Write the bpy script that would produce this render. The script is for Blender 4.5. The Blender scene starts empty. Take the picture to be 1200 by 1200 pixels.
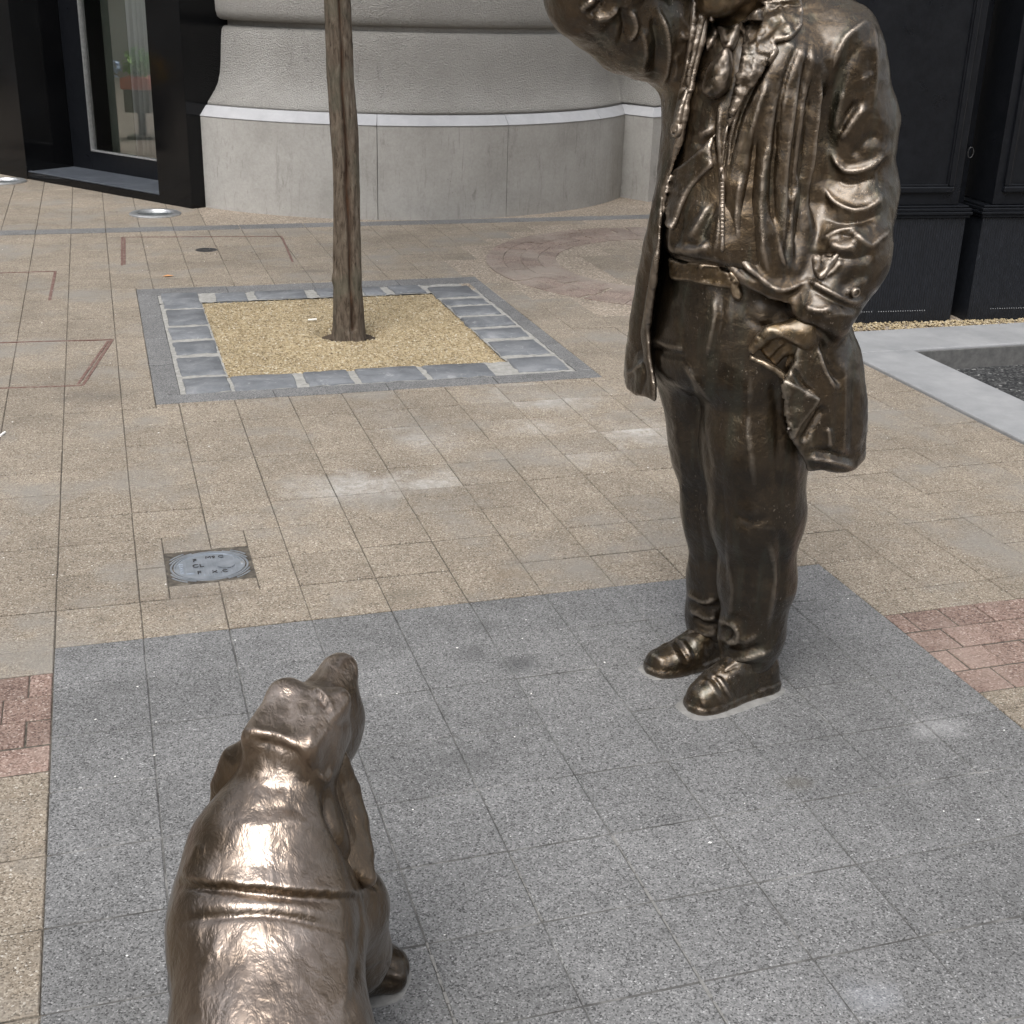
import bpy, bmesh, math, random
import numpy as np
from mathutils import Vector, Matrix

random.seed(7); np.random.seed(7)
S = bpy.context.scene
COL = S.collection
PI = math.pi
R = math.radians

# ------------------------------------------------------------------ camera
EYE = 1.465
FPX = 1521.05
CAM = np.array([[0.9560, -0.2918, 0.0268], [-0.0866, -0.3703, -0.9249], [0.2798, 0.8818, -0.3789]])
def _cam_axes(yaw, pitch, roll):
    f = np.array([math.sin(yaw)*math.cos(pitch), math.cos(yaw)*math.cos(pitch), -math.sin(pitch)])
    r = np.array([math.cos(yaw), -math.sin(yaw), 0.0]); d = np.cross(f, r)
    return np.array([r*math.cos(roll) + d*math.sin(roll), -r*math.sin(roll) + d*math.cos(roll), f])
CAM = _cam_axes(0.307884, 0.388560, -0.028997)
cam_data = bpy.data.cameras.new('camera')
cam_data.sensor_width = 36.0
cam_data.lens = 36.0*FPX/1200.0
cam_data.clip_start = 0.05; cam_data.clip_end = 500.0
cam = bpy.data.objects.new('camera', cam_data); COL.objects.link(cam)
r_, d_, f_ = CAM
cam.matrix_world = Matrix(((r_[0], -d_[0], -f_[0], 0), (r_[1], -d_[1], -f_[1], 0), (r_[2], -d_[2], -f_[2], EYE), (0, 0, 0, 1)))
S.camera = cam

# ------------------------------------------------------------------ sky, sun, exposure
SUN_EL, SUN_AZ = R(58), R(215)          # overcast: a broad soft sun behind the camera's left shoulder
world = bpy.data.worlds.new('World'); S.world = world; world.use_nodes = True
wn = world.node_tree.nodes; wl = world.node_tree.links
bg = wn['Background']
sky = wn.new('ShaderNodeTexSky'); sky.sky_type = 'NISHITA'; sky.sun_disc = False
sky.sun_elevation = SUN_EL; sky.sun_rotation = SUN_AZ
sky.air_density = 1.0; sky.dust_density = 4.0; sky.ozone_density = 1.0
hs = wn.new('ShaderNodeHueSaturation'); hs.inputs['Saturation'].default_value = 0.28
wl.new(sky.outputs[0], hs.inputs['Color']); wl.new(hs.outputs[0], bg.inputs['Color'])
bg.inputs['Strength'].default_value = 0.15
sun_d = bpy.data.lights.new('sun', 'SUN'); sun_d.energy = 1.1; sun_d.angle = R(40); sun_d.color = (1.0, 0.98, 0.95)
sun = bpy.data.objects.new('sun', sun_d); COL.objects.link(sun)
sdir = Vector((math.sin(SUN_AZ)*math.cos(SUN_EL), math.cos(SUN_AZ)*math.cos(SUN_EL), math.sin(SUN_EL)))
sun.rotation_euler = sdir.to_track_quat('Z', 'Y').to_euler(); sun.location = (0, 0, 30)
S.view_settings.view_transform = 'Standard'; S.view_settings.look = 'None'
S.view_settings.gamma = 1.0; S.view_settings.use_curve_mapping = False
S.view_settings.exposure = 0.84

# ------------------------------------------------------------------ helpers: objects
def link(name, mesh, parent=None, mat=None, smooth=False):
    o = bpy.data.objects.new(name, mesh); COL.objects.link(o)
    if parent is not None: o.parent = parent
    if mat is not None:
        if not mesh.materials: mesh.materials.append(mat)
    if smooth:
        mesh.shade_smooth()
    return o
def empty(name, loc=(0, 0, 0), rz=0.0):
    o = bpy.data.objects.new(name, None); COL.objects.link(o); o.location = loc; o.rotation_euler = (0, 0, rz)
    o.empty_display_size = 0.1
    return o
def tag(o, label=None, cat=None, group=None, kind=None):
    if label: o['label'] = label
    if cat: o['category'] = cat
    if group: o['group'] = group
    if kind: o['kind'] = kind
    return o
class MB:
    """collects simple shapes and links them as ONE mesh"""
    def __init__(s): s.v = []; s.f = []
    def add(s, vs, fs):
        n = len(s.v); s.v += [tuple(v) for v in vs]; s.f += [tuple(i+n for i in f) for f in fs]; return s
    def box(s, x0, x1, y0, y1, z0, z1, ch=0.0, M=None):
        if ch <= 0:
            vs = [(x, y, z) for z in (z0, z1) for x, y in ((x0, y0), (x1, y0), (x1, y1), (x0, y1))]
            fs = [(3, 2, 1, 0), (4, 5, 6, 7), (0, 1, 5, 4), (1, 2, 6, 5), (2, 3, 7, 6), (3, 0, 4, 7)]
        else:
            bm = bmesh.new(); bmesh.ops.create_cube(bm, size=1.0)
            for v in bm.verts:
                v.co = Vector((x0 if v.co.x < 0 else x1, y0 if v.co.y < 0 else y1, z0 if v.co.z < 0 else z1))
            bmesh.ops.bevel(bm, geom=list(bm.edges), offset=ch, segments=2, affect='EDGES', profile=0.5)
            bm.verts.index_update()
            vs = [tuple(v.co) for v in bm.verts]; fs = [tuple(v.index for v in f.verts) for f in bm.faces]; bm.free()
        if M is not None: vs = [tuple(M @ Vector(v)) for v in vs]
        return s.add(vs, fs)
    def tube(s, pts, rad, n=10, cap=True):
        pts = [Vector(p) for p in pts]; k = len(pts); base = len(s.v)
        rad = rad if isinstance(rad, (list, tuple)) else [rad]*k
        up = Vector((0, 0, 1))
        t0 = (pts[1]-pts[0]).normalized()
        a = t0.cross(up if abs(t0.z) < .9 else Vector((1, 0, 0))).normalized()
        for i in range(k):
            t = (pts[min(i+1, k-1)]-pts[max(i-1, 0)]).normalized()
            a = (a - t*a.dot(t)).normalized(); b = t.cross(a)
            for j in range(n):
                th = 2*PI*j/n
                s.v.append(tuple(pts[i] + (a*math.cos(th)+b*math.sin(th))*rad[i]))
        for i in range(k-1):
            for j in range(n):
                j2 = (j+1) % n
                s.f.append((base+i*n+j, base+i*n+j2, base+(i+1)*n+j2, base+(i+1)*n+j))
        if cap:
            s.f.append(tuple(base+j for j in range(n-1, -1, -1))); s.f.append(tuple(base+(k-1)*n+j for j in range(n)))
        return s
    def prism(s, poly, z0, z1, M=None, inset=0.0):
        """extruded outline (ccw); a small inset makes a chamfered top"""
        n = len(poly); vs = [(x, y, z0) for x, y in poly]
        fs = [tuple(range(n-1, -1, -1))]
        if inset > 0:
            c = np.mean(np.array(poly), 0)
            P = np.array(poly, float); D = P-c; L = np.linalg.norm(D, axis=1, keepdims=True)
            Q = c + D*(1-inset*1.3/L)
            vs += [(x, y, z1-inset) for x, y in poly] + [(x, y, z1) for x, y in Q]
            for k in range(2):
                for j in range(n): fs.append((k*n+j, k*n+(j+1) % n, (k+1)*n+(j+1) % n, (k+1)*n+j))
            fs.append(tuple(2*n+j for j in range(n)))
        else:
            vs += [(x, y, z1) for x, y in poly]
            for j in range(n): fs.append((j, (j+1) % n, n+(j+1) % n, n+j))
            fs.append(tuple(n+j for j in range(n)))
        if M is not None: vs = [tuple(M @ Vector(v)) for v in vs]
        return s.add(vs, fs)
    def lathe(s, prof, n=32, c=(0, 0, 0)):
        base = len(s.v); k = len(prof)
        for r0, z in prof:
            for j in range(n):
                th = 2*PI*j/n; s.v.append((c[0]+r0*math.cos(th), c[1]+r0*math.sin(th), c[2]+z))
        for i in range(k-1):
            for j in range(n):
                j2 = (j+1) % n; s.f.append((base+i*n+j, base+i*n+j2, base+(i+1)*n+j2, base+(i+1)*n+j))
        s.f.append(tuple(base+(k-1)*n+j for j in range(n)))
        return s
    def mesh(s, name):
        me = bpy.data.meshes.new(name); me.from_pydata(s.v, [], s.f); me.update(); return me
    def build(s, name, mat, parent=None, smooth=False):
        return link(name, s.mesh(name), parent, mat, smooth)

# ------------------------------------------------------------------ helpers: materials
class NT:
    def __init__(s, name):
        s.m = bpy.data.materials.new(name); s.m.use_nodes = True
        s.n = s.m.node_tree.nodes; s.l = s.m.node_tree.links
        s.bsdf = s.n['Principled BSDF']; s.out = s.n['Material Output']
    def node(s, t, **kw):
        nd = s.n.new(t)
        for k, v in kw.items(): setattr(nd, k, v)
        return nd
    def set(s, sock, v):
        if hasattr(v, 'links') or isinstance(v, bpy.types.NodeSocket): s.l.new(v, sock)
        else: sock.default_value = v
    def pos(s):
        if not hasattr(s, '_p'): s._p = s.node('ShaderNodeNewGeometry').outputs['Position']
        return s._p
    def obj(s): return s.node('ShaderNodeTexCoord').outputs['Object']
    def mapping(s, vec, scale=(1, 1, 1), loc=(0, 0, 0)):
        m = s.node('ShaderNodeMapping'); m.inputs['Scale'].default_value = scale; m.inputs['Location'].default_value = loc
        s.l.new(vec, m.inputs['Vector']); return m.outputs[0]
    def noise(s, scale, detail=3, rough=0.55, vec=None, dist=0.0, col=False):
        t = s.node('ShaderNodeTexNoise'); s.l.new(vec or s.pos(), t.inputs['Vector'])
        t.inputs['Scale'].default_value = scale; t.inputs['Detail'].default_value = detail
        t.inputs['Roughness'].default_value = rough; t.inputs['Distortion'].default_value = dist
        return t.outputs['Color' if col else 'Fac']
    def voro(s, scale, feat='F1', out='Color', vec=None, rnd=1.0):
        t = s.node('ShaderNodeTexVoronoi', feature=feat); s.l.new(vec or s.pos(), t.inputs['Vector'])
        t.inputs['Scale'].default_value = scale; t.inputs['Randomness'].default_value = rnd
        return t.outputs[out]
    def ramp(s, fac, stops, interp='LINEAR'):
        r = s.node('ShaderNodeValToRGB'); r.color_ramp.interpolation = interp
        el = r.color_ramp.elements
        while len(el) < len(stops): el.new(0.5)
        for e, (p, c) in zip(el, stops):
            e.position = p; c = c if isinstance(c, (tuple, list)) else (c, c, c); e.color = (*c[:3], 1)
        s.l.new(fac, r.inputs['Fac']); return r.outputs['Color']
    def mix(s, fac, a, b, mode='MIX'):
        m = s.node('ShaderNodeMix', data_type='RGBA', blend_type=mode)
        s.set(m.inputs[0], fac)
        for sk, v in ((m.inputs[6], a), (m.inputs[7], b)):
            if isinstance(v, (tuple, list)): sk.default_value = (*v[:3], 1)
            else: s.l.new(v, sk)
        return m.outputs[2]
    def math(s, op, a, b=0.0, clamp=False):
        m = s.node('ShaderNodeMath', operation=op, use_clamp=clamp); s.set(m.inputs[0], a); s.set(m.inputs[1], b); return m.outputs[0]
    def sep(s, vec):
        x = s.node('ShaderNodeSeparateXYZ'); s.l.new(vec, x.inputs[0]); return x.outputs
    def rand(s):
        a = s.node('ShaderNodeObjectInfo').outputs['Random']; b = s.node('ShaderNodeNewGeometry').outputs['Random Per Island']
        return s.math('FRACT', s.math('ADD', a, b))
    def maprange(s, v, a, b, c, d):
        m = s.node('ShaderNodeMapRange'); s.set(m.inputs[0], v)
        for i, q in enumerate((a, b, c, d)): m.inputs[i+1].default_value = q
        return m.outputs[0]
    def spot(s, x, y, rad, soft=0.6, sx=1.0):
        """mask of a soft round stain at a place in the world"""
        X = s.sep(s.pos())
        dx = s.math('MULTIPLY', s.math('SUBTRACT', X[0], x), 1.0/sx); dy = s.math('SUBTRACT', X[1], y)
        d = s.math('SQRT', s.math('ADD', s.math('MULTIPLY', dx, dx), s.math('MULTIPLY', dy, dy)))
        d = s.math('ADD', d, s.math('MULTIPLY', s.math('SUBTRACT', s.noise(14, 4), 0.5), rad*1.6))
        return s.maprange(d, rad*(1-soft), rad, 1.0, 0.0)
    def bump(s, h, strength=0.4, dist=0.002, prev=None):
        b = s.node('ShaderNodeBump'); b.inputs['Strength'].default_value = strength; b.inputs['Distance'].default_value = dist
        s.l.new(h, b.inputs['Height'])
        if prev is not None: s.l.new(prev, b.inputs['Normal'])
        return b.outputs[0]
    def fin(s, color=None, rough=0.7, metal=0.0, normal=None, spec=0.5, **kw):
        b = s.bsdf.inputs
        if color is not None:
            if isinstance(color, (tuple, list)): b['Base Color'].default_value = (*color[:3], 1)
            else: s.l.new(color, b['Base Color'])
        s.set(b['Roughness'], rough); s.set(b['Metallic'], metal); s.set(b['Specular IOR Level'], spec)
        if normal is not None: s.l.new(normal, b['Normal'])
        for k, v in kw.items(): s.set(b[k], v)
        return s.m

WHITE_FILM = (0.46, 0.45, 0.43)
def aggregate(name, stops, scale, tint_amp=0.10, stain=None, spots=(), joints=None, bumpd=0.0012):
    """ground concrete with exposed stone grains; each slab gets its own slight tint"""
    t = NT(name)
    g = t.sep(t.voro(scale))
    c = t.ramp(g[0], stops, 'CONSTANT')
    c2 = t.ramp(t.sep(t.voro(scale*0.48))[1], [(0, 0.80), (0.25, 0.95), (0.6, 1.0), (0.9, 1.12)], 'LINEAR')
    c = t.mix(0.55, c, c2, 'MULTIPLY')
    rr = t.maprange(t.rand(), 0, 1, 1-tint_amp, 1+tint_amp)
    c = t.mix(1.0, c, rr, 'MULTIPLY')
    big = t.ramp(t.noise(1.7, 5, 0.6), [(0.3, 0.80), (0.5, 0.99), (0.72, 1.10)])
    c = t.mix(1.0, c, big, 'MULTIPLY')
    fine = t.ramp(t.noise(9.0, 5, 0.7), [(0.3, 0.84), (0.55, 1.0), (0.75, 1.07)])
    c = t.mix(1.0, c, fine, 'MULTIPLY')
    if stain:                                         # a worn dirty film in patches
        m = t.ramp(t.noise(stain[1], 5, 0.65), [(stain[2], 0.0), (stain[2]+0.16, stain[3])])
        c = t.mix(m, c, stain[0])
    for (x, y, rad, col, amt, sx) in spots:
        m = t.math('MULTIPLY', t.spot(x, y, rad, 0.9, sx), amt*.8)
        if col == WHITE_FILM:                          # cement film: stops at some joints, broken up by the grain
            m = t.math('MULTIPLY', m, t.math('MULTIPLY', t.ramp(t.rand(), [(.25, .25), (.5, 1.0)]), t.ramp(t.noise(38, 6, .8), [(.36, .15), (.6, 1.0)])))
        c = t.mix(m, c, col)
    hgt = t.math('ADD', t.math('MULTIPLY', t.voro(scale, out='Distance'), -0.7), t.math('MULTIPLY', t.noise(scale*0.4, 2), 0.6))
    return t.fin(c, 0.82, 0, t.bump(hgt, 0.55, bumpd), 0.35)

MAT = {}
MAT['grey_paver'] = aggregate('grey_paver', [(0, (0.058, 0.058, 0.058)), (0.12, (0.108, 0.108, 0.108)), (0.30, (0.148, 0.148, 0.148)), (0.66, (0.183, 0.183, 0.183)), (0.90, (0.235, 0.234, 0.233)), (0.985, (0.33, 0.33, 0.33))], 360, 0.06,
    spots=[(0.835, 2.52, 0.055, (0.035, 0.036, 0.038), 0.65, 1.4), (0.73, 2.60, 0.05, (0.05, 0.05, 0.052), 0.55, 1.2), (0.80, 2.72, 0.05, (0.06, 0.06, 0.06), 0.45, 1.2),
           (0.62, 2.16, 0.05, (0.06, 0.06, 0.06), 0.45, 1.6), (0.50, 2.62, 0.06, (0.06, 0.06, 0.06), 0.3, 1.6), (0.80, 1.58, 0.03, (0.06, 0.06, 0.06), 0.4, 1.0),
           (1.22, 1.92, 0.035, (0.08, 0.07, 0.05), 0.5, 1.4), (1.04, 1.36, 0.06, (0.40, 0.42, 0.46), 0.35, 1.0), (1.62, 2.02, 0.06, (0.45, 0.45, 0.45), 0.3, 1.6)])
MAT['tan_paver'] = aggregate('tan_paver', [(0, (0.105, 0.086, 0.066)), (0.12, (0.178, 0.147, 0.113)), (0.34, (0.232, 0.195, 0.152)), (0.68, (0.282, 0.243, 0.193)), (0.90, (0.35, 0.312, 0.258)), (0.985, (0.47, 0.44, 0.39))], 320, 0.055,
    stain=((0.205, 0.192, 0.172), 2.4, 0.50, 0.75),
    spots=[(0.93, 4.38, 0.17, WHITE_FILM, 0.75, 0.8), (1.00, 4.10, 0.15, WHITE_FILM, 0.6, 1.0), (0.66, 3.72, 0.17, WHITE_FILM, 0.8, 1.4), (0.93, 3.70, 0.12, WHITE_FILM, 0.7, 1.6),
           (1.55, 4.50, 0.22, WHITE_FILM, 0.8, 1.2), (1.42, 3.85, 0.18, WHITE_FILM, 0.85, 1.2), (1.75, 4.05, 0.20, WHITE_FILM, 0.85, 1.2), (1.40, 4.15, 0.12, WHITE_FILM, 0.5, 1.2),
           (0.66, 2.93, 0.05, (0.13, 0.115, 0.09), 0.6, 1.4), (0.95, 3.0, 0.06, (0.17, 0.13, 0.09), 0.5, 1.3), (-0.1, 4.85, 0.09, (0.10, 0.09, 0.08), 0.6, 2.0), (1.05, 6.9, 0.06, (0.10, 0.09, 0.08), 0.6, 2.0),
           (0.14, 3.05, 0.08, (0.12, 0.1, 0.085), 0.5, 2.4), (1.3, 6.6, 0.08, (0.12, 0.1, 0.085), 0.4, 2.4)])
MAT['red_paver'] = aggregate('red_paver', [(0, (0.105, 0.069, 0.057)), (0.16, (0.17, 0.113, 0.093)), (0.42, (0.212, 0.150, 0.124)), (0.75, (0.26, 0.193, 0.163)), (0.95, (0.38, 0.31, 0.27))], 260, 0.16,
    stain=((0.26, 0.20, 0.17), 3.0, 0.5, 0.6))
MAT['ring_paver'] = aggregate('ring_paver', [(0, (0.13, 0.085, 0.072)), (0.2, (0.20, 0.156, 0.130)), (0.5, (0.242, 0.192, 0.160)), (0.85, (0.295, 0.243, 0.21))], 260, 0.14,
    stain=((0.28, 0.245, 0.21), 2.2, 0.45, 0.7))
t = NT('joint_sand'); MAT['joint_sand'] = t.fin(t.ramp(t.noise(60, 4), [(0.3, (0.028, 0.024, 0.02)), (0.6, (0.09, 0.078, 0.062)), (0.8, (0.2, 0.18, 0.15))]), 0.95)
t = NT('joint_grey'); MAT['joint_grey'] = t.fin(t.ramp(t.noise(9, 5, .7), [(0.35, (0.035, 0.034, 0.032)), (0.52, (0.10, 0.098, 0.094)), (0.68, (0.26, 0.255, 0.245))]), 0.95)
t = NT('mortar'); MAT['mortar'] = t.fin(t.ramp(t.noise(38, 6, 0.7), [(0.3, (0.29, 0.28, 0.26)), (0.6, (0.42, 0.41, 0.385)), (0.8, (0.5, 0.49, 0.46))]), 0.9, 0, t.bump(t.noise(160, 4), 0.5, 0.003))
t = NT('resin_gravel')
c = t.ramp(t.sep(t.voro(150))[0], [(0, (0.17, 0.137, 0.105)), (0.3, (0.26, 0.215, 0.168)), (0.7, (0.34, 0.29, 0.232)), (0.92, (0.46, 0.41, 0.345))], 'CONSTANT')
MAT['resin_gravel'] = t.fin(t.mix(1.0, c, t.ramp(t.noise(2.2, 4), [(0.3, 0.82), (0.7, 1.05)]), 'MULTIPLY'), 0.8, 0, t.bump(t.voro(150, out='Distance'), -0.6, 0.002))
t = NT('gold_gravel')
gr_ = t.math('FRACT', t.math('ADD', t.rand(), t.sep(t.voro(130))[0]))
MAT['gold_gravel'] = t.fin(t.mix(1.0, t.ramp(gr_, [(0, (0.20, 0.15, 0.085)), (0.18, (0.30, 0.235, 0.135)), (0.5, (0.37, 0.30, 0.18)), (0.8, (0.43, 0.365, 0.25)), (0.95, (0.54, 0.49, 0.39))], 'CONSTANT'),
    t.ramp(t.noise(3.0, 4, 0.6), [(0.3, 0.82), (0.55, 0.96), (0.75, 1.03)]), 'MULTIPLY'), 0.75, 0, t.bump(t.voro(130, out='Distance'), -0.8, 0.003))
t = NT('bluestone')
c = t.ramp(t.noise(7, 6, 0.65, dist=0.6), [(0.3, (0.088, 0.094, 0.103)), (0.5, (0.130, 0.138, 0.149)), (0.7, (0.195, 0.202, 0.212))])
c = t.mix(t.ramp(t.noise(16, 7, 0.75, dist=1.5), [(0.56, 0.0), (0.70, 0.65)]), c, (0.33, 0.335, 0.335))
c = t.mix(1.0, c, t.maprange(t.rand(), 0, 1, 0.86, 1.16), 'MULTIPLY')
MAT['bluestone'] = t.fin(c, 0.62, 0, t.bump(t.noise(22, 7, 0.7), 0.8, 0.006), 0.4)

# ------------------------------------------------------------------ more materials
t = NT('plaster')                                  # rough-cast grey stone render
c = t.ramp(t.noise(2.2, 6, 0.65), [(0.3, (0.335, 0.325, 0.305)), (0.6, (0.40, 0.39, 0.37)), (0.8, (0.435, 0.43, 0.41))])
st = t.ramp(t.noise(1.0, 7, 0.75, vec=t.mapping(t.pos(), (17, 17, 3.0)), dist=0.8), [(0.60, 0.0), (0.74, 0.7)])
c = t.mix(st, c, (0.17, 0.165, 0.155))
c = t.mix(1.0, c, t.ramp(t.noise(80, 5, .8), [(.3, .88), (.5, 1.04), (.7, 1.14)]), 'MULTIPLY')
MAT['plaster'] = t.fin(c, 0.92, 0, t.bump(t.math('ADD', t.noise(95, 5, 0.8), t.math('MULTIPLY', t.voro(110, out='Distance'), 0.5)), 1.0, 0.018), 0.2)
t = NT('smooth_stone')
c = t.ramp(t.noise(3.0, 7, 0.7), [(0.3, (0.315, 0.305, 0.285)), (0.55, (0.385, 0.375, 0.355)), (0.8, (0.43, 0.42, 0.40))])
st = t.ramp(t.noise(1.0, 7, 0.75, vec=t.mapping(t.pos(), (16, 16, 2.6)), dist=1.2), [(0.55, 0.0), (0.72, 0.75)])
c = t.mix(st, c, (0.19, 0.18, 0.165))
c = t.mix(1.0, c, t.ramp(t.noise(55, 6, .8), [(.3, .86), (.6, 1.03)]), 'MULTIPLY')
pit = t.ramp(t.voro(24, out='Distance'), [(0.03, 1.0), (0.075, 0.0)])
c = t.mix(t.math('MULTIPLY', pit, t.ramp(t.noise(4, 3), [(0.5, 0.0), (0.6, 0.8)])), c, (0.07, 0.065, 0.06))
MAT['smooth_stone'] = t.fin(c, 0.85, 0, t.bump(t.noise(60, 6, 0.7), 0.45, 0.004), 0.3)
t = NT('band_stone')
c = t.ramp(t.noise(6, 6, 0.7), [(0.3, (0.33, 0.335, 0.35)), (0.6, (0.40, 0.405, 0.42)), (0.8, (0.45, 0.455, 0.47))])
MAT['band_stone'] = t.fin(c, 0.8, 0, t.bump(t.noise(50, 5), 0.35, 0.003))
t = NT('black_granite')
c = t.ramp(t.noise(3, 4), [(0.3, (0.003, 0.0033, 0.004)), (0.7, (0.006, 0.0063, 0.007))])
MAT['black_granite'] = t.fin(c, t.maprange(t.noise(5, 5), 0.3, 0.7, 0.06, 0.16), 0, t.bump(t.noise(1.3, 2), 0.08, 0.01), 0.22)
t = NT('black_paint')
c = t.ramp(t.noise(30, 6, 0.75), [(0.35, (0.0045, 0.0052, 0.0068)), (0.68, (0.008, 0.009, 0.0115)), (0.82, (0.026, 0.028, 0.033))])
MAT['black_paint'] = t.fin(c, t.maprange(t.noise(9, 5), 0.3, 0.7, 0.26, 0.42), 0, t.bump(t.noise(90, 4), 0.2, 0.002), 0.25)
t = NT('ribbed_black_paint')
xo = t.sep(t.obj())
rib = t.math('SINE', t.math('MULTIPLY', xo[0], 2*PI/0.0125))
c = t.ramp(t.noise(34, 6, 0.78), [(0.35, (0.007, 0.0082, 0.0105)), (0.62, (0.012, 0.0138, 0.018)), (0.76, (0.045, 0.049, 0.058))])
MAT['ribbed_black_paint'] = t.fin(c, 0.45, 0, t.bump(t.noise(120, 3), 0.25, 0.002, t.bump(rib, 0.55, 0.003)), 0.28)
t = NT('worn_edge'); MAT['worn_edge'] = t.fin((0.16, 0.17, 0.19), 0.35)
t = NT('threshold_stone')
c = t.ramp(t.noise(9, 6, 0.7, dist=1.0), [(0.3, (0.035, 0.04, 0.05)), (0.6, (0.07, 0.08, 0.095)), (0.8, (0.14, 0.15, 0.165))])
MAT['threshold_stone'] = t.fin(c, 0.42, 0, t.bump(t.noise(25, 5), 0.3, 0.003))
t = NT('steel'); MAT['steel'] = t.fin(t.ramp(t.noise(40, 4), [(0.3, (0.42, 0.43, 0.44)), (0.7, (0.60, 0.61, 0.62))]), 0.42, 0.85)
t = NT('painted_glint'); MAT['painted_glint'] = t.fin(t.ramp(t.noise(16, 3), [(.42, (.30, .33, .35)), (.52, (.86, .9, .93))]), 0.3, 0.0)  # bright patches painted in: light caught in the uplight lens
t = NT('glass'); MAT['glass'] = t.fin((0.93, 0.96, 0.95), 0.0, 0, None, 0.5); t.bsdf.inputs['Transmission Weight'].default_value = 1.0; t.bsdf.inputs['IOR'].default_value = 2.1
t = NT('lamp_glass'); MAT['lamp_glass'] = t.fin((0.9, 0.95, 0.97), 0.03); t.bsdf.inputs['Transmission Weight'].default_value = 1.0; t.bsdf.inputs['IOR'].default_value = 1.45
t = NT('rusty_steel'); MAT['rusty_steel'] = t.fin(t.ramp(t.noise(50, 5), [(0.3, (0.09, 0.045, 0.037)), (0.5, (0.155, 0.088, 0.074)), (0.7, (0.23, 0.18, 0.15))]), 0.7, 0.2)
t = NT('cast_iron'); MAT['cast_iron'] = t.fin(t.ramp(t.noise(30, 5), [(0.3, (0.075, 0.07, 0.075)), (0.7, (0.17, 0.16, 0.165))]), 0.42, 0.65, t.bump(t.noise(220, 3), 0.3, 0.001))
t = NT('worn_iron'); MAT['worn_iron'] = t.fin(t.ramp(t.noise(26, 5), [(0.3, (0.34, 0.38, 0.43)), (0.7, (0.50, 0.54, 0.60))]), 0.38, 0.75, t.bump(t.noise(240, 3), 0.3, 0.001))
t = NT('dark_iron'); MAT['dark_iron'] = t.fin(t.ramp(t.noise(60, 4), [(0.3, (0.03, 0.03, 0.032)), (0.7, (0.08, 0.078, 0.076))]), 0.5, 0.4)
t = NT('concrete')
c = t.ramp(t.noise(4.5, 7, 0.7), [(0.3, (0.20, 0.206, 0.212)), (0.55, (0.255, 0.26, 0.266)), (0.75, (0.30, 0.304, 0.308))])
c = t.mix(t.ramp(t.noise(11, 7, 0.75), [(0.6, 0.0), (0.75, 0.6)]), c, (0.25, 0.245, 0.23))
MAT['concrete'] = t.fin(c, 0.85, 0, t.bump(t.noise(70, 5, 0.7), 0.4, 0.003), 0.3)
t = NT('asphalt')
c = t.ramp(t.sep(t.voro(110))[0], [(0, (0.02, 0.021, 0.022)), (0.4, (0.045, 0.046, 0.047)), (0.8, (0.085, 0.085, 0.085)), (0.975, (0.22, 0.22, 0.215))], 'CONSTANT')
MAT['asphalt'] = t.fin(c, 0.95, 0, t.bump(t.voro(110, out='Distance'), -0.35, 0.003), 0.2)
t = NT('sett_mortar'); MAT['sett_mortar'] = t.fin(t.ramp(t.noise(40, 6, .7), [(.3, (.19, .185, .17)), (.7, (.34, .335, .315))]), .9, 0, t.bump(t.noise(120, 4), .4, .003))
t = NT('soil'); MAT['soil'] = t.fin(t.ramp(t.noise(90, 5, .7), [(.3, (.02, .014, .009)), (.6, (.07, .05, .032)), (.8, (.15, .115, .075))]), .95, 0, t.bump(t.noise(90, 4), .8, .006))
t = NT('shaded_concrete'); MAT['shaded_concrete'] = t.fin(t.ramp(t.noise(25, 6, .7), [(.3, (.065, .065, .064)), (.7, (.125, .124, .12))]), .85)
t = NT('bark')
po = t.mapping(t.obj(), (1, 1, 0.24))
c = t.ramp(t.noise(58, 6, 0.7, vec=po, dist=0.6), [(0.32, (0.022, 0.015, 0.010)), (0.42, (0.115, 0.088, 0.064)), (0.56, (0.195, 0.155, 0.117)), (0.74, (0.30, 0.26, 0.21))])
c = t.mix(t.ramp(t.noise(7, 4), [(0.48, 0.0), (0.62, 0.5)]), c, (0.13, 0.13, 0.095))
att = t.node('ShaderNodeAttribute', attribute_name='wound').outputs['Fac']
c = t.mix(att, c, t.ramp(t.noise(70, 4, vec=po), [(0.3, (0.025, 0.013, 0.008)), (0.6, (0.105, 0.05, 0.026)), (0.8, (0.20, 0.11, 0.06))]))
MAT['bark'] = t.fin(c, 0.9, 0, t.bump(t.noise(64, 7, 0.78, vec=po, dist=.5), 1.0, 0.03), 0.25)
t = NT('leaf'); MAT['leaf'] = t.fin(t.ramp(t.rand(), [(0, (0.035, 0.075, 0.02)), (0.6, (0.06, 0.115, 0.03)), (1, (0.09, 0.14, 0.04))]), 0.55)
t = NT('cream_wall'); MAT['cream_wall'] = t.fin(t.ramp(t.noise(1.2, 6), [(0.3, (0.34, 0.32, 0.28)), (0.7, (0.44, 0.42, 0.37))]), 0.9)
t = NT('window_pane'); MAT['window_pane'] = t.fin((0.02, 0.025, 0.03), 0.05, 0, None, 0.6)
t = NT('white_frame'); MAT['white_frame'] = t.fin((0.55, 0.54, 0.5), 0.5)
t = NT('curtain_cloth'); MAT['curtain_cloth'] = t.fin((0.50, 0.53, 0.53), 0.9)
t = NT('room_paint'); MAT['room_paint'] = t.fin((0.22, 0.245, 0.205), 0.8)
t = NT('reflection_green'); MAT['reflection_green'] = t.fin((0.16, 0.18, 0.15), 0.8)
t = NT('terracotta'); MAT['terracotta'] = t.fin((0.50, 0.13, 0.07), 0.7)
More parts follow.
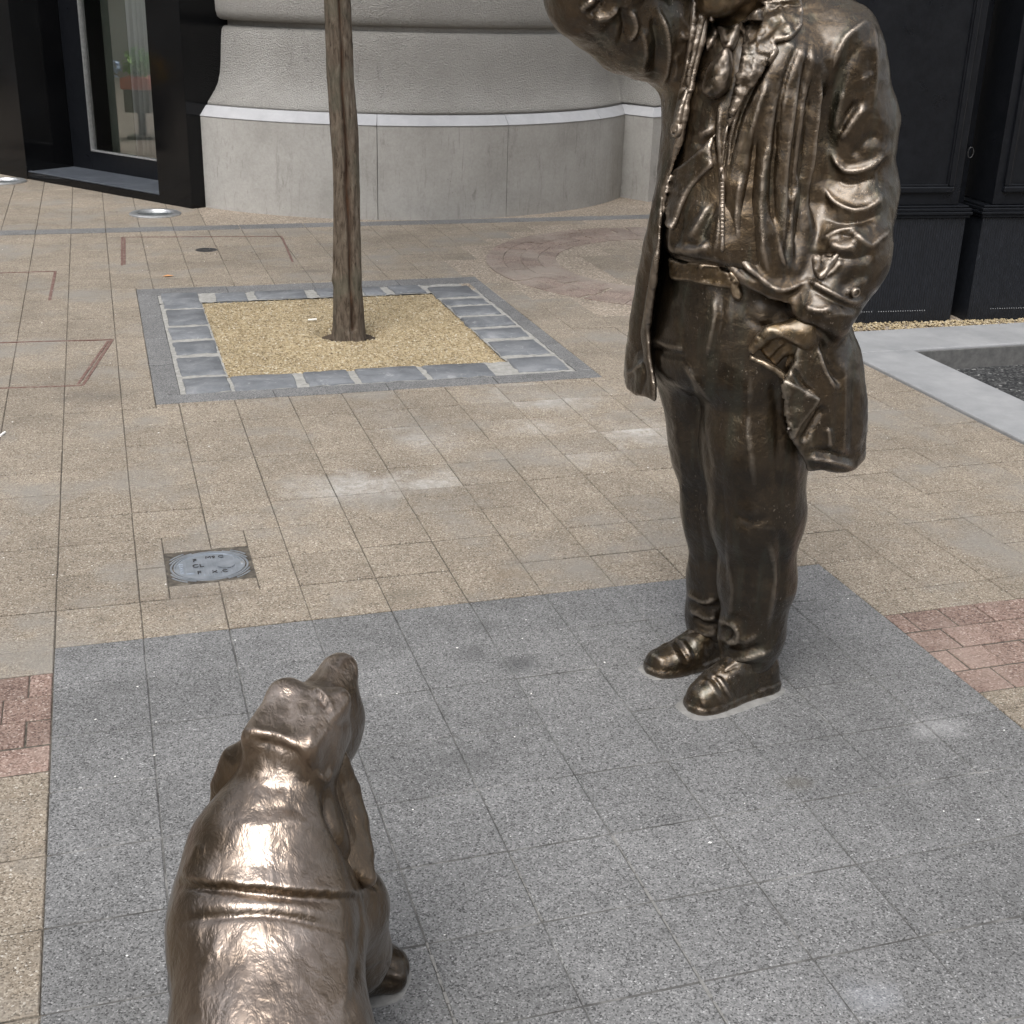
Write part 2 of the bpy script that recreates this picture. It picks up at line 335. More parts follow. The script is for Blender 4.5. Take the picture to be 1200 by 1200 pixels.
t = NT('green_leaves'); MAT['green_leaves'] = t.fin(t.ramp(t.rand(), [(0, (0.10, 0.24, 0.03)), (1, (0.26, 0.44, 0.08))]), 0.6)
t = NT('yellow_petals'); MAT['yellow_petals'] = t.fin((0.75, 0.50, 0.02), 0.6)
t = NT('blue_petals'); MAT['blue_petals'] = t.fin((0.45, 0.55, 0.72), 0.6)
t = NT('wicker'); MAT['wicker'] = t.fin(t.ramp(t.noise(60, 3), [(0.3, (0.06, 0.05, 0.04)), (0.7, (0.16, 0.13, 0.1))]), 0.8)
t = NT('paper'); MAT['paper'] = t.fin((0.78, 0.77, 0.74), 0.8)
t = NT('orange_leaf'); MAT['orange_leaf'] = t.fin((0.55, 0.26, 0.10), 0.7)

t = NT('setting_mortar'); MAT['setting_mortar'] = t.fin(t.ramp(t.noise(40, 6, .7), [(.3, (.13, .128, .12)), (.7, (.235, .23, .22))]), .9, 0, t.bump(t.noise(120, 4), .4, .003))
# ------------------------------------------------------------------ pixel -> ground
def ray(px, py):
    return CAM.T @ np.array([(px-600)/FPX, (py-600)/FPX, 1.0])
def G(px, py, z=0.0):
    d = ray(px, py); k = (z-EYE)/d[2]; return d[0]*k, d[1]*k

# ------------------------------------------------------------------ ground and bedding
TX0, TX1, TY0, TY1 = -1.598, 3.03, 0.658, 8.2       # the area laid with pavers
PIT = (0.12, 1.86, 4.70, 6.62)
BAY = (3.03, 6.6, 0.4, 5.12)
g = MB()
def sheet(mb, x0, x1, y0, y1, z): mb.add([(x0, y0, z), (x1, y0, z), (x1, y1, z), (x0, y1, z)], [(0, 1, 2, 3)])
Z = -0.001
sheet(g, -60, TX0, -60, 60, Z); sheet(g, TX0, TX1, -60, TY0, Z); sheet(g, TX0, .602, 11.2, 60, Z); sheet(g, .602, TX1, TY1, 60, Z)
sheet(g, BAY[0], BAY[1], -60, BAY[2], Z); sheet(g, BAY[0], BAY[1], BAY[3], 60, Z); sheet(g, BAY[1], 60, -60, 60, Z)
tag(g.build('ground', MAT['resin_gravel']), kind='structure')
b = MB(); zb = -0.0035
sheet(b, TX0, TX1, TY0, PIT[2], zb); sheet(b, TX0, PIT[0], PIT[2], PIT[3], zb); sheet(b, PIT[1], TX1, PIT[2], PIT[3], zb); sheet(b, TX0, TX1, PIT[3], TY1, zb); sheet(b, TX0, .602, TY1, 11.2, zb)
tan = tag(b.build('tan_pavement', MAT['joint_sand']), kind='structure')
grey = tag(MB().box(-0.19, 1.795, 0.66, 2.85, -0.05, -0.0025).build('grey_pavement', MAT['joint_grey']), kind='structure')

_cache = {}
def paver_mesh(w, d, ch=0.0022, h=0.035):
    k = (round(w, 3), round(d, 3), ch)
    if k not in _cache:
        m = MB(); x, y = w/2, d/2
        m.v = [(-x, -y, -h), (x, -y, -h), (x, y, -h), (-x, y, -h), (-x, -y, -ch), (x, -y, -ch), (x, y, -ch), (-x, y, -ch),
               (-x+ch, -y+ch, 0), (x-ch, -y+ch, 0), (x-ch, y-ch, 0), (-x+ch, y-ch, 0)]
        m.f = [(i, (i+1) % 4, 4+(i+1) % 4, 4+i) for i in range(4)] + [(4+i, 4+(i+1) % 4, 8+(i+1) % 4, 8+i) for i in range(4)] + [(8, 9, 10, 11)]
        _cache[k] = m.mesh('paver')
    return _cache[k]
def lay(name, x0, x1, y0, y1, parent, mat, gap=0.0010, lift=0.0008):
    me = paver_mesh(x1-x0-2*gap, y1-y0-2*gap-(.0042 if y0 > 2.8 else .0020))
    if not me.materials: me.materials.append(mat)
    elif me.materials[0] != mat:
        k = ('m', me.name, mat.name)
        if k not in _cache: c_ = me.copy(); c_.materials.clear(); c_.materials.append(mat); _cache[k] = c_
        me = _cache[k]
    o = bpy.data.objects.new(name, me); COL.objects.link(o); o.parent = parent
    o.location = ((x0+x1)/2+random.uniform(-.0006, .0006), (y0+y1)/2+random.uniform(-.0006, .0006), random.uniform(-lift, lift))
    o.rotation_euler = (random.gauss(0, .0022), random.gauss(0, .0022), random.gauss(0, .0012))
    return o
GX, GY, TS = 0.002, 1.658, 0.2
# grey granite slabs round the statues
for i in range(-1, 9):
    for j in range(-4, 6):
        lay('paving_slab', GX+i*TS, GX+(i+1)*TS, GY+j*TS, GY+(j+1)*TS, grey, MAT['grey_paver'])
# pale mortar smeared in two of the long joints
for (x, ya, yb, w) in ((0.802, 1.30, 1.86, 0.006), (0.402, 1.46, 1.66, 0.005), (0.602, 1.66, 1.84, 0.004)):
    m = MB(); n = 14
    for k in range(n):
        y0 = ya+(yb-ya)*k/n; ww = w*random.uniform(.25, 1.1)
        m.box(x-ww/2, x+ww/2, y0, y0+(yb-ya)/n*random.uniform(.7, 1.0), -0.004, 0.0009)
    m.build('joint_mortar', MAT['setting_mortar'], grey)

COVER = (0.075, 0.300, 3.135, 3.345)
RED_R = (1.802, 3.03, 2.135, 2.535); RED_L = (-1.598, -0.198, 2.335, 2.740)
RING_C, RING_R0, RING_R1 = (3.15, 6.75), 0.75, 1.15
def subtract(rects, hole):
    hx0, hx1, hy0, hy1 = hole; out = []
    for (x0, x1, y0, y1) in rects:
        if hx0 >= x1 or hx1 <= x0 or hy0 >= y1 or hy1 <= y0: out.append((x0, x1, y0, y1)); continue
        if hx0 > x0: out.append((x0, hx0, y0, y1))
        if hx1 < x1: out.append((hx1, x1, y0, y1))
        a, b_ = max(x0, hx0), min(x1, hx1)
        if hy0 > y0: out.append((a, b_, y0, hy0))
        if hy1 < y1: out.append((a, b_, hy1, y1))
    return [r for r in out if r[1]-r[0] > .012 and r[3]-r[2] > .012]
rects = []
for i in range(-8, 16):
    for j in range(-5, 33):
        r = [(GX+i*TS, min(GX+(i+1)*TS, TX1), GY+j*TS, min(GY+(j+1)*TS, TY1))]
        for hole in ((-0.198, 1.802, -5, 2.858), PIT, COVER, RED_R, RED_L): r = subtract(r, hole)
        for q in r:
            cs = [math.hypot(x-RING_C[0], y-RING_C[1]) for x in q[:2] for y in q[2:]]
            if max(cs) < RING_R0-0.01 or min(cs) > RING_R1+0.02: rects.append(q)
for i in range(-8, 4):
    for j in range(0, 14):
        q = (GX+i*TS, GX+(i+1)*TS, 8.352+j*TS, 8.352+(j+1)*TS)
        if q[1] < .77 and (q[0]-.368)*-.81+(q[2]-9.262)*-.586 > -.1: rects.append(q)
def seen_size(q):
    X = np.array([(q[0]+q[1])/2, (q[2]+q[3])/2, -EYE]); c_ = CAM @ X
    if c_[2] < .3: return 0
    u, v = c_[:2]/c_[2]*FPX
    if abs(u) > 680 or abs(v) > 680: return 0
    return (q[1]-q[0])*(q[3]-q[2])/np.dot(X, X)**1.5
rects.sort(key=seen_size, reverse=True)
for q in rects[:298]: lay('paving_slab', *q, tan, MAT['tan_paver'])
far = MB()
for q in rects[298:]:
    me = paver_mesh(q[1]-q[0]-.0028, q[3]-q[2]-.0075); dz = random.uniform(-.0008, .0008); a, b_ = random.gauss(0, .002), random.gauss(0, .002)
    far.add([(v.co.x+(q[0]+q[1])/2, v.co.y+(q[2]+q[3])/2, v.co.z+dz+a*v.co.x+b_*v.co.y) for v in me.vertices], [tuple(p.vertices) for p in me.polygons])
tag(far.build('far_slabs', MAT['tan_paver'], tan), kind='stuff')
# tan mortar bed under the brick ring
m = MB(); m.lathe([(RING_R1+.30, -.003), (RING_R1+.29, -.0012), (0.0, -.0012)], 64, (*RING_C, 0)); m.build('ring_bed', MAT['resin_gravel'], tan)

# red clinker bands, ten centimetres a stone, laid in broken bond
for k, (rc, off) in enumerate(((RED_R, 0.0), (RED_L, 0.03))):
    bed = tag(MB().box(rc[0]+.002, rc[1]-.002, rc[2]+.002, rc[3]-.002, -.04, -.0028).build('red_pavement', MAT['joint_sand']), kind='structure')
    nrow = 4
    for j in range(nrow):
        h = (rc[3]-rc[2])/nrow; y0 = rc[2]+j*h
        xs = [rc[0]]; x = rc[0]+(0.05 if j % 2 else 0.1)
        if k == 1:
            xs = [rc[1]]; x = rc[1]-(0.05 if j % 2 else 0.1)
            while x > -0.62: xs.append(x); x -= 0.1*random.uniform(.9, 1.1)
            xs.reverse()
        else:
            while x < rc[1]-.04: xs.append(x); x += 0.105*random.uniform(.92, 1.08)
            xs.append(rc[1])
        for a, b_ in zip(xs[:-1], xs[1:]):
            lay('paving_brick', a, b_, y0, y0+h, bed, MAT['red_paver'], 0.0016, .0016)
    if k == 1: lay('paving_brick', rc[0], xs[0], rc[2], rc[3], bed, MAT['red_paver'])
# ring of radial bricks in front of the drum
ring = empty('brick_ring', (*RING_C, 0)); tag(ring, kind='structure')
for cidx in range(4):
    r0 = RING_R0+cidx*0.1; r1 = r0+0.1; n = int(2*PI*(r0+.05)/0.115); da = 2*PI/n
    poly = [(r0*math.cos(-da/2)+.0, r0*math.sin(-da/2)+.002), (r1-.004, (r1)*math.sin(-da/2)+.002), (r1-.004, (r1)*math.sin(da/2)-.002), (r0*math.cos(da/2)+.0, r0*math.sin(da/2)-.002)]
    mm = MB().prism(poly, -.03, 0.0, inset=.002); me = mm.mesh('paving_brick'); me.materials.append(MAT['ring_paver'])
    for q in range(n):
        a = q*da + cidx*.03
        if not (R(62) < (a % (2*PI)) < R(292)): continue
        o = bpy.data.objects.new('paving_brick', me); COL.objects.link(o); o.parent = ring
        o.rotation_euler = (random.gauss(0, .0008), random.gauss(0, .0008), a+random.gauss(0, .008)); o.location = (0, 0, .003+random.uniform(-.0012, .0012))
# dark granite strip in front of the walls
strip = empty('granite_strip', (0, 8.2, 0)); tag(strip, kind='structure')
x = -1.6
while x < 4.4:
    w = 0.4; lay('paving_slab', x, x+w, 0.004, 0.15, strip, MAT['grey_paver'], .0015).location.z += .0012; x += w

# ------------------------------------------------------------------ tree pit
pit = empty('tree_pit', (0, 0, 0)); tag(pit, 'square tree pit edged with bluestone setts, filled with golden gravel', 'tree pit')
SX0, SX1, SY0, SY1 = 0.215, 1.785, 4.805, 6.47       # outer line of the setts
IX0, IX1, IY0, IY1 = 0.410, 1.545, 5.00, 6.29        # inner line
for (a, b_, c_, d_) in ((PIT[0], PIT[1], PIT[2], SY0), (PIT[0], PIT[1], SY1, PIT[3]), (PIT[0], SX0, SY0, SY1), (SX1, PIT[1], SY0, SY1)):
    L = (b_-a) if (b_-a) > (d_-c_) else (d_-c_); n = max(1, round(L/0.4))
    for k in range(n):
        if (b_-a) > (d_-c_): lay('border_slab', a+(b_-a)*k/n, a+(b_-a)*(k+1)/n, c_, d_, pit, MAT['grey_paver'])
        else: lay('border_slab', a, b_, c_+(d_-c_)*k/n, c_+(d_-c_)*(k+1)/n, pit, MAT['grey_paver'])
bedm = MB()
for (a, b_, c_, d_) in ((SX0, SX1, SY0, IY0), (SX0, SX1, IY1, SY1), (SX0, IX0, IY0, IY1), (IX1, SX1, IY0, IY1)):
    nx, ny = max(2, int((b_-a)/.03)), max(2, int((d_-c_)/.03)); base = len(bedm.v)
    for j in range(ny+1):
        for i in range(nx+1): bedm.v.append((a+(b_-a)*i/nx, c_+(d_-c_)*j/ny, -.0025+random.uniform(-.003, .003)))
    for j in range(ny):
        for i in range(nx): p = base+j*(nx+1)+i; bedm.f.append((p, p+1, p+nx+2, p+nx+1))
bedm.build('mortar_bed', MAT['sett_mortar'], pit)
def sett(x0, x1, y0, y1):
    """a hand-split kerb sett: wobbly outline, worn rounded top"""
    n = 5; poly = []
    j = lambda: random.uniform(-.006, .006)
    cs = [(x0+j(), y0+j()), (x1+j(), y0+j()), (x1+j(), y1+j()), (x0+j(), y1+j())]
    for q in range(4):
        A, B_ = cs[q], cs[(q+1) % 4]
        for k in range(n):
            f = k/n; w = 0 if k == 0 else random.uniform(-.003, .003)
            poly.append((A[0]+(B_[0]-A[0])*f+w, A[1]+(B_[1]-A[1])*f+w))
    c0 = np.mean(np.array(poly), 0); P_ = [(x-c0[0], y-c0[1]) for x, y in poly]
    mm = MB(); N = len(P_)
    for (sc, z) in ((1, -.05), (1, -.006), (.985, -.001), (.93, .004)):
        for x, y in P_: mm.v.append((x*sc, y*sc, z+(random.uniform(-.0015, .0015) if z > -.01 else 0)))
    for r0 in range(3):
        for k in range(N): mm.f.append((r0*N+k, r0*N+(k+1) % N, (r0+1)*N+(k+1) % N, (r0+1)*N+k))
    mm.v.append((0, 0, .005)); cidx = len(mm.v)-1
    for k in range(N): mm.f.append((3*N+k, 3*N+(k+1) % N, cidx))
    o = mm.build('kerb_stone', MAT['bluestone'], pit, True); o.location = (c0[0], c0[1], random.uniform(-.002, .003))
g_ = .008
for a, b_ in ((342.5, 361.4), (363, 381.5), (383.6, 398), (400, 416), (419, 441.5), (443.6, 462.5)):
    sett(SX0+g_*2, IX0-.004, G(215, b_)[1]+.011, G(215, a)[1]-.011)
for a, b_ in ((271, 347), (360, 413), (423, 503), (510, 590)):
    sett(G(a, 447)[0], G(b_, 447)[0], SY0+.006, IY0-.004)
for a, b_ in ((333, 346), (348.5, 355.5), (357.5, 368), (370.5, 382), (384.5, 396), (399, 418), (421, 438)):
    xx = 0.5*(a+b_); sett(IX1+.004, SX1-g_*2, G(590, b_)[1]+.010, G(590, a)[1]-.010)
for a, b_ in ((249, 286), (298, 356), (370, 391), (426, 449), (459, 497)):
    sett(G(a, 341)[0], G(b_, 341)[0], IY1+.006, SY1-.012)
TREE = (0.989, 5.60)
gb = MB(); nx, ny = 90, 100
def gz(x, y):
    d = math.hypot(x-TREE[0], y-TREE[1])
    z = -.010+.004*math.sin(x*9+1)*math.sin(y*7)+random.uniform(-.0015, .0015)
    return z - .055*max(0, 1-max(0, d-.10)/.05) + .006*math.exp(-((d-.17)/.03)**2)
for j in range(ny+1):
    for i in range(nx+1):
        x, y = IX0-.02+(IX1-IX0+.04)*i/nx, IY0-.02+(IY1-IY0+.04)*j/ny; gb.v.append((x, y, gz(x, y)))
for j in range(ny):
    for i in range(nx): p = j*(nx+1)+i; gb.f.append((p, p+1, p+nx+2, p+nx+1))
gb.build('gravel_bed', MAT['gold_gravel'], pit, True)
so = MB().lathe([(.135, -.05), (.128, -.036), (.10, -.040), (0, -.042)], 28, (*TREE, 0)); so.build('soil', MAT['soil'], pit, True)
pb = MB()
octv = np.array([(1, 0, 0), (-1, 0, 0), (0, 1, 0), (0, -1, 0), (0, 0, 1), (0, 0, -1)], float)
octf = [(0, 2, 4), (2, 1, 4), (1, 3, 4), (3, 0, 4), (2, 0, 5), (1, 2, 5), (3, 1, 5), (0, 3, 5)]
for k in range(15000):
    x, y = random.uniform(IX0-.006, IX1+.006), random.uniform(IY0-.006, IY1+.006); s_ = random.uniform(.0022, .0058)
    q = octv*np.array([s_*random.uniform(.8, 1.4), s_*random.uniform(.8, 1.2), s_*random.uniform(.5, .9)]); a = random.uniform(0, PI)
    q = q @ np.array([[math.cos(a), math.sin(a), 0], [-math.sin(a), math.cos(a), .3], [0, -.3, 1]])
    if math.hypot(x-TREE[0], y-TREE[1]) > .118: pb.add(q+np.array([x, y, gz(x, y)+s_*.25]), octf)
tag(pb.build('gravel', MAT['gold_gravel'], pit), kind='stuff')

# ------------------------------------------------------------------ tree
from mathutils import noise as mnoise
tree = empty('street_tree', (TREE[0], TREE[1], -0.03)); tag(tree, 'slim street tree with rough brown split bark standing in the gravel pit', 'tree')
def on_plane(px, py, y):
    d = ray(px, py); k = y/d[1]; return d[0]*k-TREE[0], EYE+d[2]*k
edge = [(390, 428, 394), (391, 426, 370), (391, 424, 335), (391, 423, 300), (391, 422, 250), (390, 421, 200), (388, 420, 160), (386, 418, 130), (384, 415, 95), (382, 413, 50), (380, 410, 0)]
tz, tx, tr = [], [], []
for a, b_, yy in edge:
    x0, z0 = on_plane(a, yy, TREE[1]); x1, z1 = on_plane(b_, yy, TREE[1]); tz.append((z0+z1)/2+.03); tx.append((x0+x1)/2); tr.append(abs(x1-x0)/2)
tz[0] = 0.0
tz += [2.2, 3.0, 3.8]; tx += [tx[-1]-.02, tx[-1]-.01, tx[-1]+.01]; tr += [.052, .045, .034]
tm = MB(); NR, NS = 420, 56
wound = []
for i in range(NR+1):
    z = 3.8*i/NR; cx = np.interp(z, tz, tx); r0 = np.interp(z, tz, tr)
    for j in range(NS):
        th = 2*PI*j/NS
        p = Vector((math.cos(th)*2.2, math.sin(th)*2.2, z*1.6))
        f = mnoise.fractal(p*2.2+Vector((3, 1, 0)), 0.9, 2.0, 5)*.085 + abs(mnoise.noise(Vector((math.cos(th)*6, math.sin(th)*6, z*2.6))))*.10
        # a long split in the bark on the street side, widening into a callused wound
        th0 = R(268)+.10*math.sin(z*5+.4)+.05*math.sin(z*17); dth = (th-th0)
        wid = .13+.10*math.exp(-((z-.62)/.16)**2)
        cr = math.exp(-(dth/wid)**2)*(1.0 if .05 < z < 1.9 else .2)
        lip = math.exp(-((abs(dth)-wid*1.7)/(wid*.6))**2)*.10*math.exp(-((z-.6)/.35)**2)
        knob = .22*math.exp(-(((th-R(255))/.16)**2+((z-.93)/.03)**2)) + .16*math.exp(-(((th-R(300))/.35)**2+((z-.30)/.07)**2)) + .18*math.exp(-(((th-R(190))/.25)**2+((z-.27)/.03)**2)) + .13*math.exp(-(((th-R(285))/.5)**2+((z-.18)/.08)**2))
        rr = r0*(1+f-.36*cr+lip+knob-.035)+(.004*math.exp(-z/.05))
        tm.v.append((cx+rr*math.cos(th), rr*math.sin(th), z)); wound.append(min(1, cr*1.1*(0.75+.5*mnoise.noise(Vector((th*4, 0, z*9))))))
for i in range(NR):
    for j in range(NS): j2 = (j+1) % NS; tm.f.append((i*NS+j, i*NS+j2, (i+1)*NS+j2, (i+1)*NS+j))
trunk = tm.build('trunk', MAT['bark'], tree, True)
at = trunk.data.attributes.new('wound', 'FLOAT', 'POINT'); at.data.foreach_set('value', [max(0, w) for w in wound])
limbs = []
for k in range(9):
    a = k*2.4; z0 = 2.5+.15*k; L = random.uniform(.9, 1.5)
    p0 = Vector((np.interp(z0, tz, tx), 0, z0)); d0 = Vector((math.cos(a), math.sin(a), random.uniform(.6, 1.1))).normalized()
    pts = [p0+d0*L*f+Vector((0, 0, .25*f*f)) for f in (0, .3, .6, 1)]
    MB().tube(pts, [.026, .02, .013, .005], 8).build('limb', MAT['bark'], tree, True); limbs.append(pts)
lm = MB()
for k in range(6500):
    pts = random.choice(limbs); f = random.random()**.6; q = pts[0].lerp(pts[3], f)+Vector((random.gauss(0, .28), random.gauss(0, .28), random.gauss(.1, .24)))
    s_ = random.uniform(.035, .07); M_ = Matrix.Translation(q) @ Matrix.Rotation(random.uniform(0, 6.3), 4, 'Z') @ Matrix.Rotation(random.uniform(-.9, .9), 4, 'X')
    lm.add([M_ @ Vector(v) for v in ((0, -s_, 0), (s_*.5, 0, .006), (0, s_, 0), (-s_*.5, 0, .006))], [(0, 1, 2, 3)])
tag(lm.build('crown', MAT['leaf'], tree), kind='stuff')

# ------------------------------------------------------------------ round-fronted stone wall
def sweep(path, prof, depth=0.25, fac=None):
    """profile (offset, z) swept along a ground polyline, mitred; solid block"""
    P_ = [Vector((x, y)) for x, y in path]; n = len(P_); mm = MB(); k = len(prof)
    nor = []
    for i in range(n):
        ds = []
        if i > 0: ds.append((P_[i]-P_[i-1]).normalized())
        if i < n-1: ds.append((P_[i+1]-P_[i]).normalized())
        ns = [Vector((d.y, -d.x)) for d in ds]; m_ = sum(ns, Vector((0, 0)))
        m_.normalize(); m_ /= max(.4, m_.dot(ns[0])); nor.append(m_)
    full = prof + [(-depth, prof[-1][1]), (-depth, prof[0][1])]; K = len(full)
    for i in range(n):
        for (o_, z) in full: q = P_[i]+nor[i]*(o_*(fac[i] if fac and o_ > -.28 else 1)-(0 if not fac else (1-fac[i])*.035)); mm.v.append((q.x, q.y, z))
    for i in range(n-1):
        for j in range(K): j2 = (j+1) % K; mm.f.append((i*K+j, (i+1)*K+j, (i+1)*K+j2, i*K+j2))
    mm.f.append(tuple(range(K))); mm.f.append(tuple((n-1)*K+j for j in range(K-1, -1, -1)))
    return mm
DC, DR = (2.14, 10.28), 1.92
wall = empty('stone_wall', (DC[0], DC[1], 0)); tag(wall, 'pale grey rounded stone wall with smooth plinth and rough upper courses behind the tree', 'wall')
def arc(a0, a1, n=24): return [(DR*math.cos(R(a0+(a1-a0)*i/n)), DR*math.sin(R(a0+(a1-a0)*i/n))) for i in range(n+1)]
corner = arc(-37, -37, 1)[0]
side = [(3.674-DC[0], 9.125-DC[1]), (3.795-DC[0], 8.885-DC[1]), (5.0-DC[0], 9.42-DC[1])]
plinth = [(0, -.05), (0, .586)]
band = [(.001, .588), (.004, .592), (-.05, .652), (-.058, .656)]
c1 = [(-.066, .657), (-.070, .675), (-.098, .705), (-.135, .745), (-.165, .79), (-.186, .85), (-.198, .92), (-.206, 1.0), (-.214, 1.08), (-.222, 1.12), (-.235, 1.138), (-.25, 1.145)]
gr = [(-.275, 1.14), (-.275, 1.182)]
c2 = [(-.25, 1.178), (-.215, 1.184), (-.19, 1.20), (-.178, 1.24), (-.175, 1.32), (-.176, 1.5), (-.18, 1.60), (-.2, 1.635), (-.25, 1.65)]
for a0, a1 in ((-150, -103.26), (-103.14, -77.06), (-76.94, -50.45)):
    sweep(arc(a0, a1, 16), plinth).build('plinth_slab', MAT['smooth_stone'], wall)
    sweep(arc(a0, a1, 16), band).build('band_block', MAT['band_stone'], wall)
last = arc(-50.35, -37, 16)+side[1:]
sweep(last, plinth, .10).build('plinth_slab', MAT['smooth_stone'], wall); sweep(last, band, .10).build('band_block', MAT['band_stone'], wall)
whole = arc(-150, -37, 60)+side[1:]
fac = [float(np.interp(-150+113*i/60, [-150, -125, -95], [1, 1, .45])) for i in range(61)]+[.45]*(len(side)-1)
for path in (whole,):
    dp = .30
    sweep(path, c1, dp, fac).build('wall_course', MAT['plaster'], wall, True)
    sweep(path, gr, dp+.05, fac).build('wall_joint', MAT['plaster'], wall)
    for k in range(8):
        sweep(path, [(o_, z+.475*k) for o_, z in c2], dp+.02, fac).build('wall_course', MAT['plaster'], wall, True)
        if k: sweep(path, [(o_, z+.475*k) for o_, z in gr], dp+.05, fac).build('wall_joint', MAT['plaster'], wall)

# ------------------------------------------------------------------ black shop entrance on the left
RZL = math.atan2(-.81, .586)
shop = empty('shop_entrance', (0.368, 9.262, 0), RZL); tag(shop, 'shop entrance framed in polished black granite with a tall glass door and dark step', 'shopfront')
def sbox(name, x0, x1, y0, y1, z0, z1, mat, ch=.003, parent=None): return MB().box(x0, x1, y0, y1, z0, z1, ch).build(name, MAT[mat], parent or shop)
sbox('pilaster', 0.0, .335, 0.0, .62, -.05, 2.7, 'black_granite')
sbox('pilaster', -1.875, -1.515, 0.0, .46, -.05, 2.7, 'black_granite')
sbox('lintel', -1.875, .335, -.004, .46, 2.703, 3.2, 'black_granite')
st_ = sbox('threshold', -1.512, -.003, .004, .55, -.05, .052, 'black_granite')
sbox('tread', -1.508, -.006, .05, .43, .0525, .058, 'threshold_stone', .002)
sbox('nosing', -1.508, -.006, .008, .035, .0525, .060, 'threshold_stone', .002)
door = MB()
for (x0, x1, z0, z1) in ((-1.513, -1.275, .0585, 2.70), (-.13, -.002, .0585, 2.70), (-1.275, -.13, .0585, .192), (-1.275, -.13, 2.56, 2.70)):
    door.box(x0, x1, .405, .46, z0, z1, .004)
dframe = door.build('door', MAT['black_paint'], shop)
rail = MB()
for (x0, x1, z0, z1) in ((-1.274, -1.262, .193, 2.559), (-.143, -.131, .193, 2.559), (-1.262, -.143, .193, .203)): rail.box(x0, x1, .400, .44, z0, z1, .002)
rail.build('glazing_bead', MAT['steel'], dframe)
MB().box(-1.262, -.143, .424, .432, .203, 2.56).build('pane', MAT['glass'], dframe)
MB().box(-.152, -.146, .396, .405, .12, .145, .001).build('lock', MAT['steel'], dframe)
MB().box(-1.27, -.985, .60, .63, .06, 2.5, .003).build('reflection_panel', MAT['reflection_green'], shop)  # added panel, imitates the grey-green reflection in the door glass
room = MB()
room.box(-2.6, 1.0, 3.0, 3.1, 0, 2.9); room.box(-2.6, -2.5, .47, 3.0, 0, 2.9); room.box(.9, 1.0, .63, 3.0, 0, 2.9); room.box(-2.6, 1.0, .47, 3.1, 2.9, 3.0); room.box(-2.6, 1.0, .555, 3.1, -.04, .05)
room.build('shop_room', MAT['room_paint'], shop)
up = MB(); up.box(-9, .335, .02, .46, 3.203, 8); up.box(-9, -1.88, .06, .46, -.05, 3.2)
w_ = tag(up.build('pale_wall', MAT['cream_wall']), 'pale plaster wall continuing left of the black entrance', 'wall'); w_.location = shop.location; w_.rotation_euler = shop.rotation_euler
cm = MB(); n = 60
for k in range(n+1):
    x = -1.0+.5*k/n; y = .62+.028*math.sin(k*.9)+.01*math.sin(k*2.3)
    cm.v += [(x, y, .09), (x, y, 2.5), (x, y+.004, 2.5), (x, y+.004, .09)]
for k in range(n):
    for j in range(4): cm.f.append((k*4+j, k*4+(j+1) % 4, k*4+4+(j+1) % 4, k*4+4+j))
cu = tag(cm.build('curtain', MAT['curtain_cloth'], None, True), 'pale grey curtain hanging behind the glass door', 'curtain'); cu.location = shop.location; cu.rotation_euler = shop.rotation_euler
# flower planter down the street; it shows as a reflection in the door
pl_ = empty('flower_planter', (-2.56, 10.90, -.06)); tag(pl_, 'terracotta planter of bright green leaves mirrored in the shop door', 'planter')
MB().box(-.13, .13, -.12, .12, .30, .50, .012).box(-.03, .03, -.03, .03, .06, .2995, .004).box(-.12, .12, -.12, .12, .06, .0595+.03, .004).build('stand', MAT['wicker'], pl_)
MB().box(-.15, .15, -.14, .14, .505, .61, .015).build('trough', MAT['terracotta'], pl_)
for nm, mat, cx, cy, zz, sr, nn in (('foliage', 'green_leaves', 0, 0, .72, .13, 260), ('pale_flowers', 'blue_petals', -.1, .3, .66, .10, 90)):
    fm = MB()
    for k in range(nn):
        v = Vector((random.gauss(0, 1), random.gauss(0, 1), random.gauss(0, 1))).normalized()*sr*random.uniform(.5, 1.1); q = Vector((cx, cy, zz))+v; s_ = random.uniform(.02, .045)
        M_ = Matrix.Translation(q) @ Matrix.Rotation(random.uniform(0, 6), 4, 'Z') @ Matrix.Rotation(random.uniform(-1.2, 1.2), 4, 'X')
        fm.add([M_ @ Vector(p) for p in ((0, -s_, 0), (s_*.6, 0, .01), (0, s_, 0), (-s_*.6, 0, .01))], [(0, 1, 2, 3)])
    fm.build(nm, MAT[mat], pl_)

yp = empty('flower_pot', (-2.49, 10.05, 0)); tag(yp, 'pot of yellow flowers mirrored in the black granite pilaster', 'flower pot')
MB().lathe([(.10, 0), (.15, .40), (.165, .52), (.15, .53), (.13, .50), (0, .49)], 24).build('pot', MAT['wicker'], yp, True)
fm = MB()
for k in range(140):
    v = Vector((random.gauss(0, 1), random.gauss(0, 1), random.gauss(0, 1))).normalized()*.13*random.uniform(.5, 1.1); s_ = random.uniform(.025, .05)
    M_ = Matrix.Translation(v+Vector((0, 0, .66))) @ Matrix.Rotation(random.uniform(0, 6), 4, 'Z') @ Matrix.Rotation(random.uniform(-1.2, 1.2), 4, 'X')
    fm.add([M_ @ Vector(p) for p in ((0, -s_, 0), (s_*.6, 0, .01), (0, s_, 0), (-s_*.6, 0, .01))], [(0, 1, 2, 3)])
fm.build('blossoms', MAT['yellow_petals'], yp)

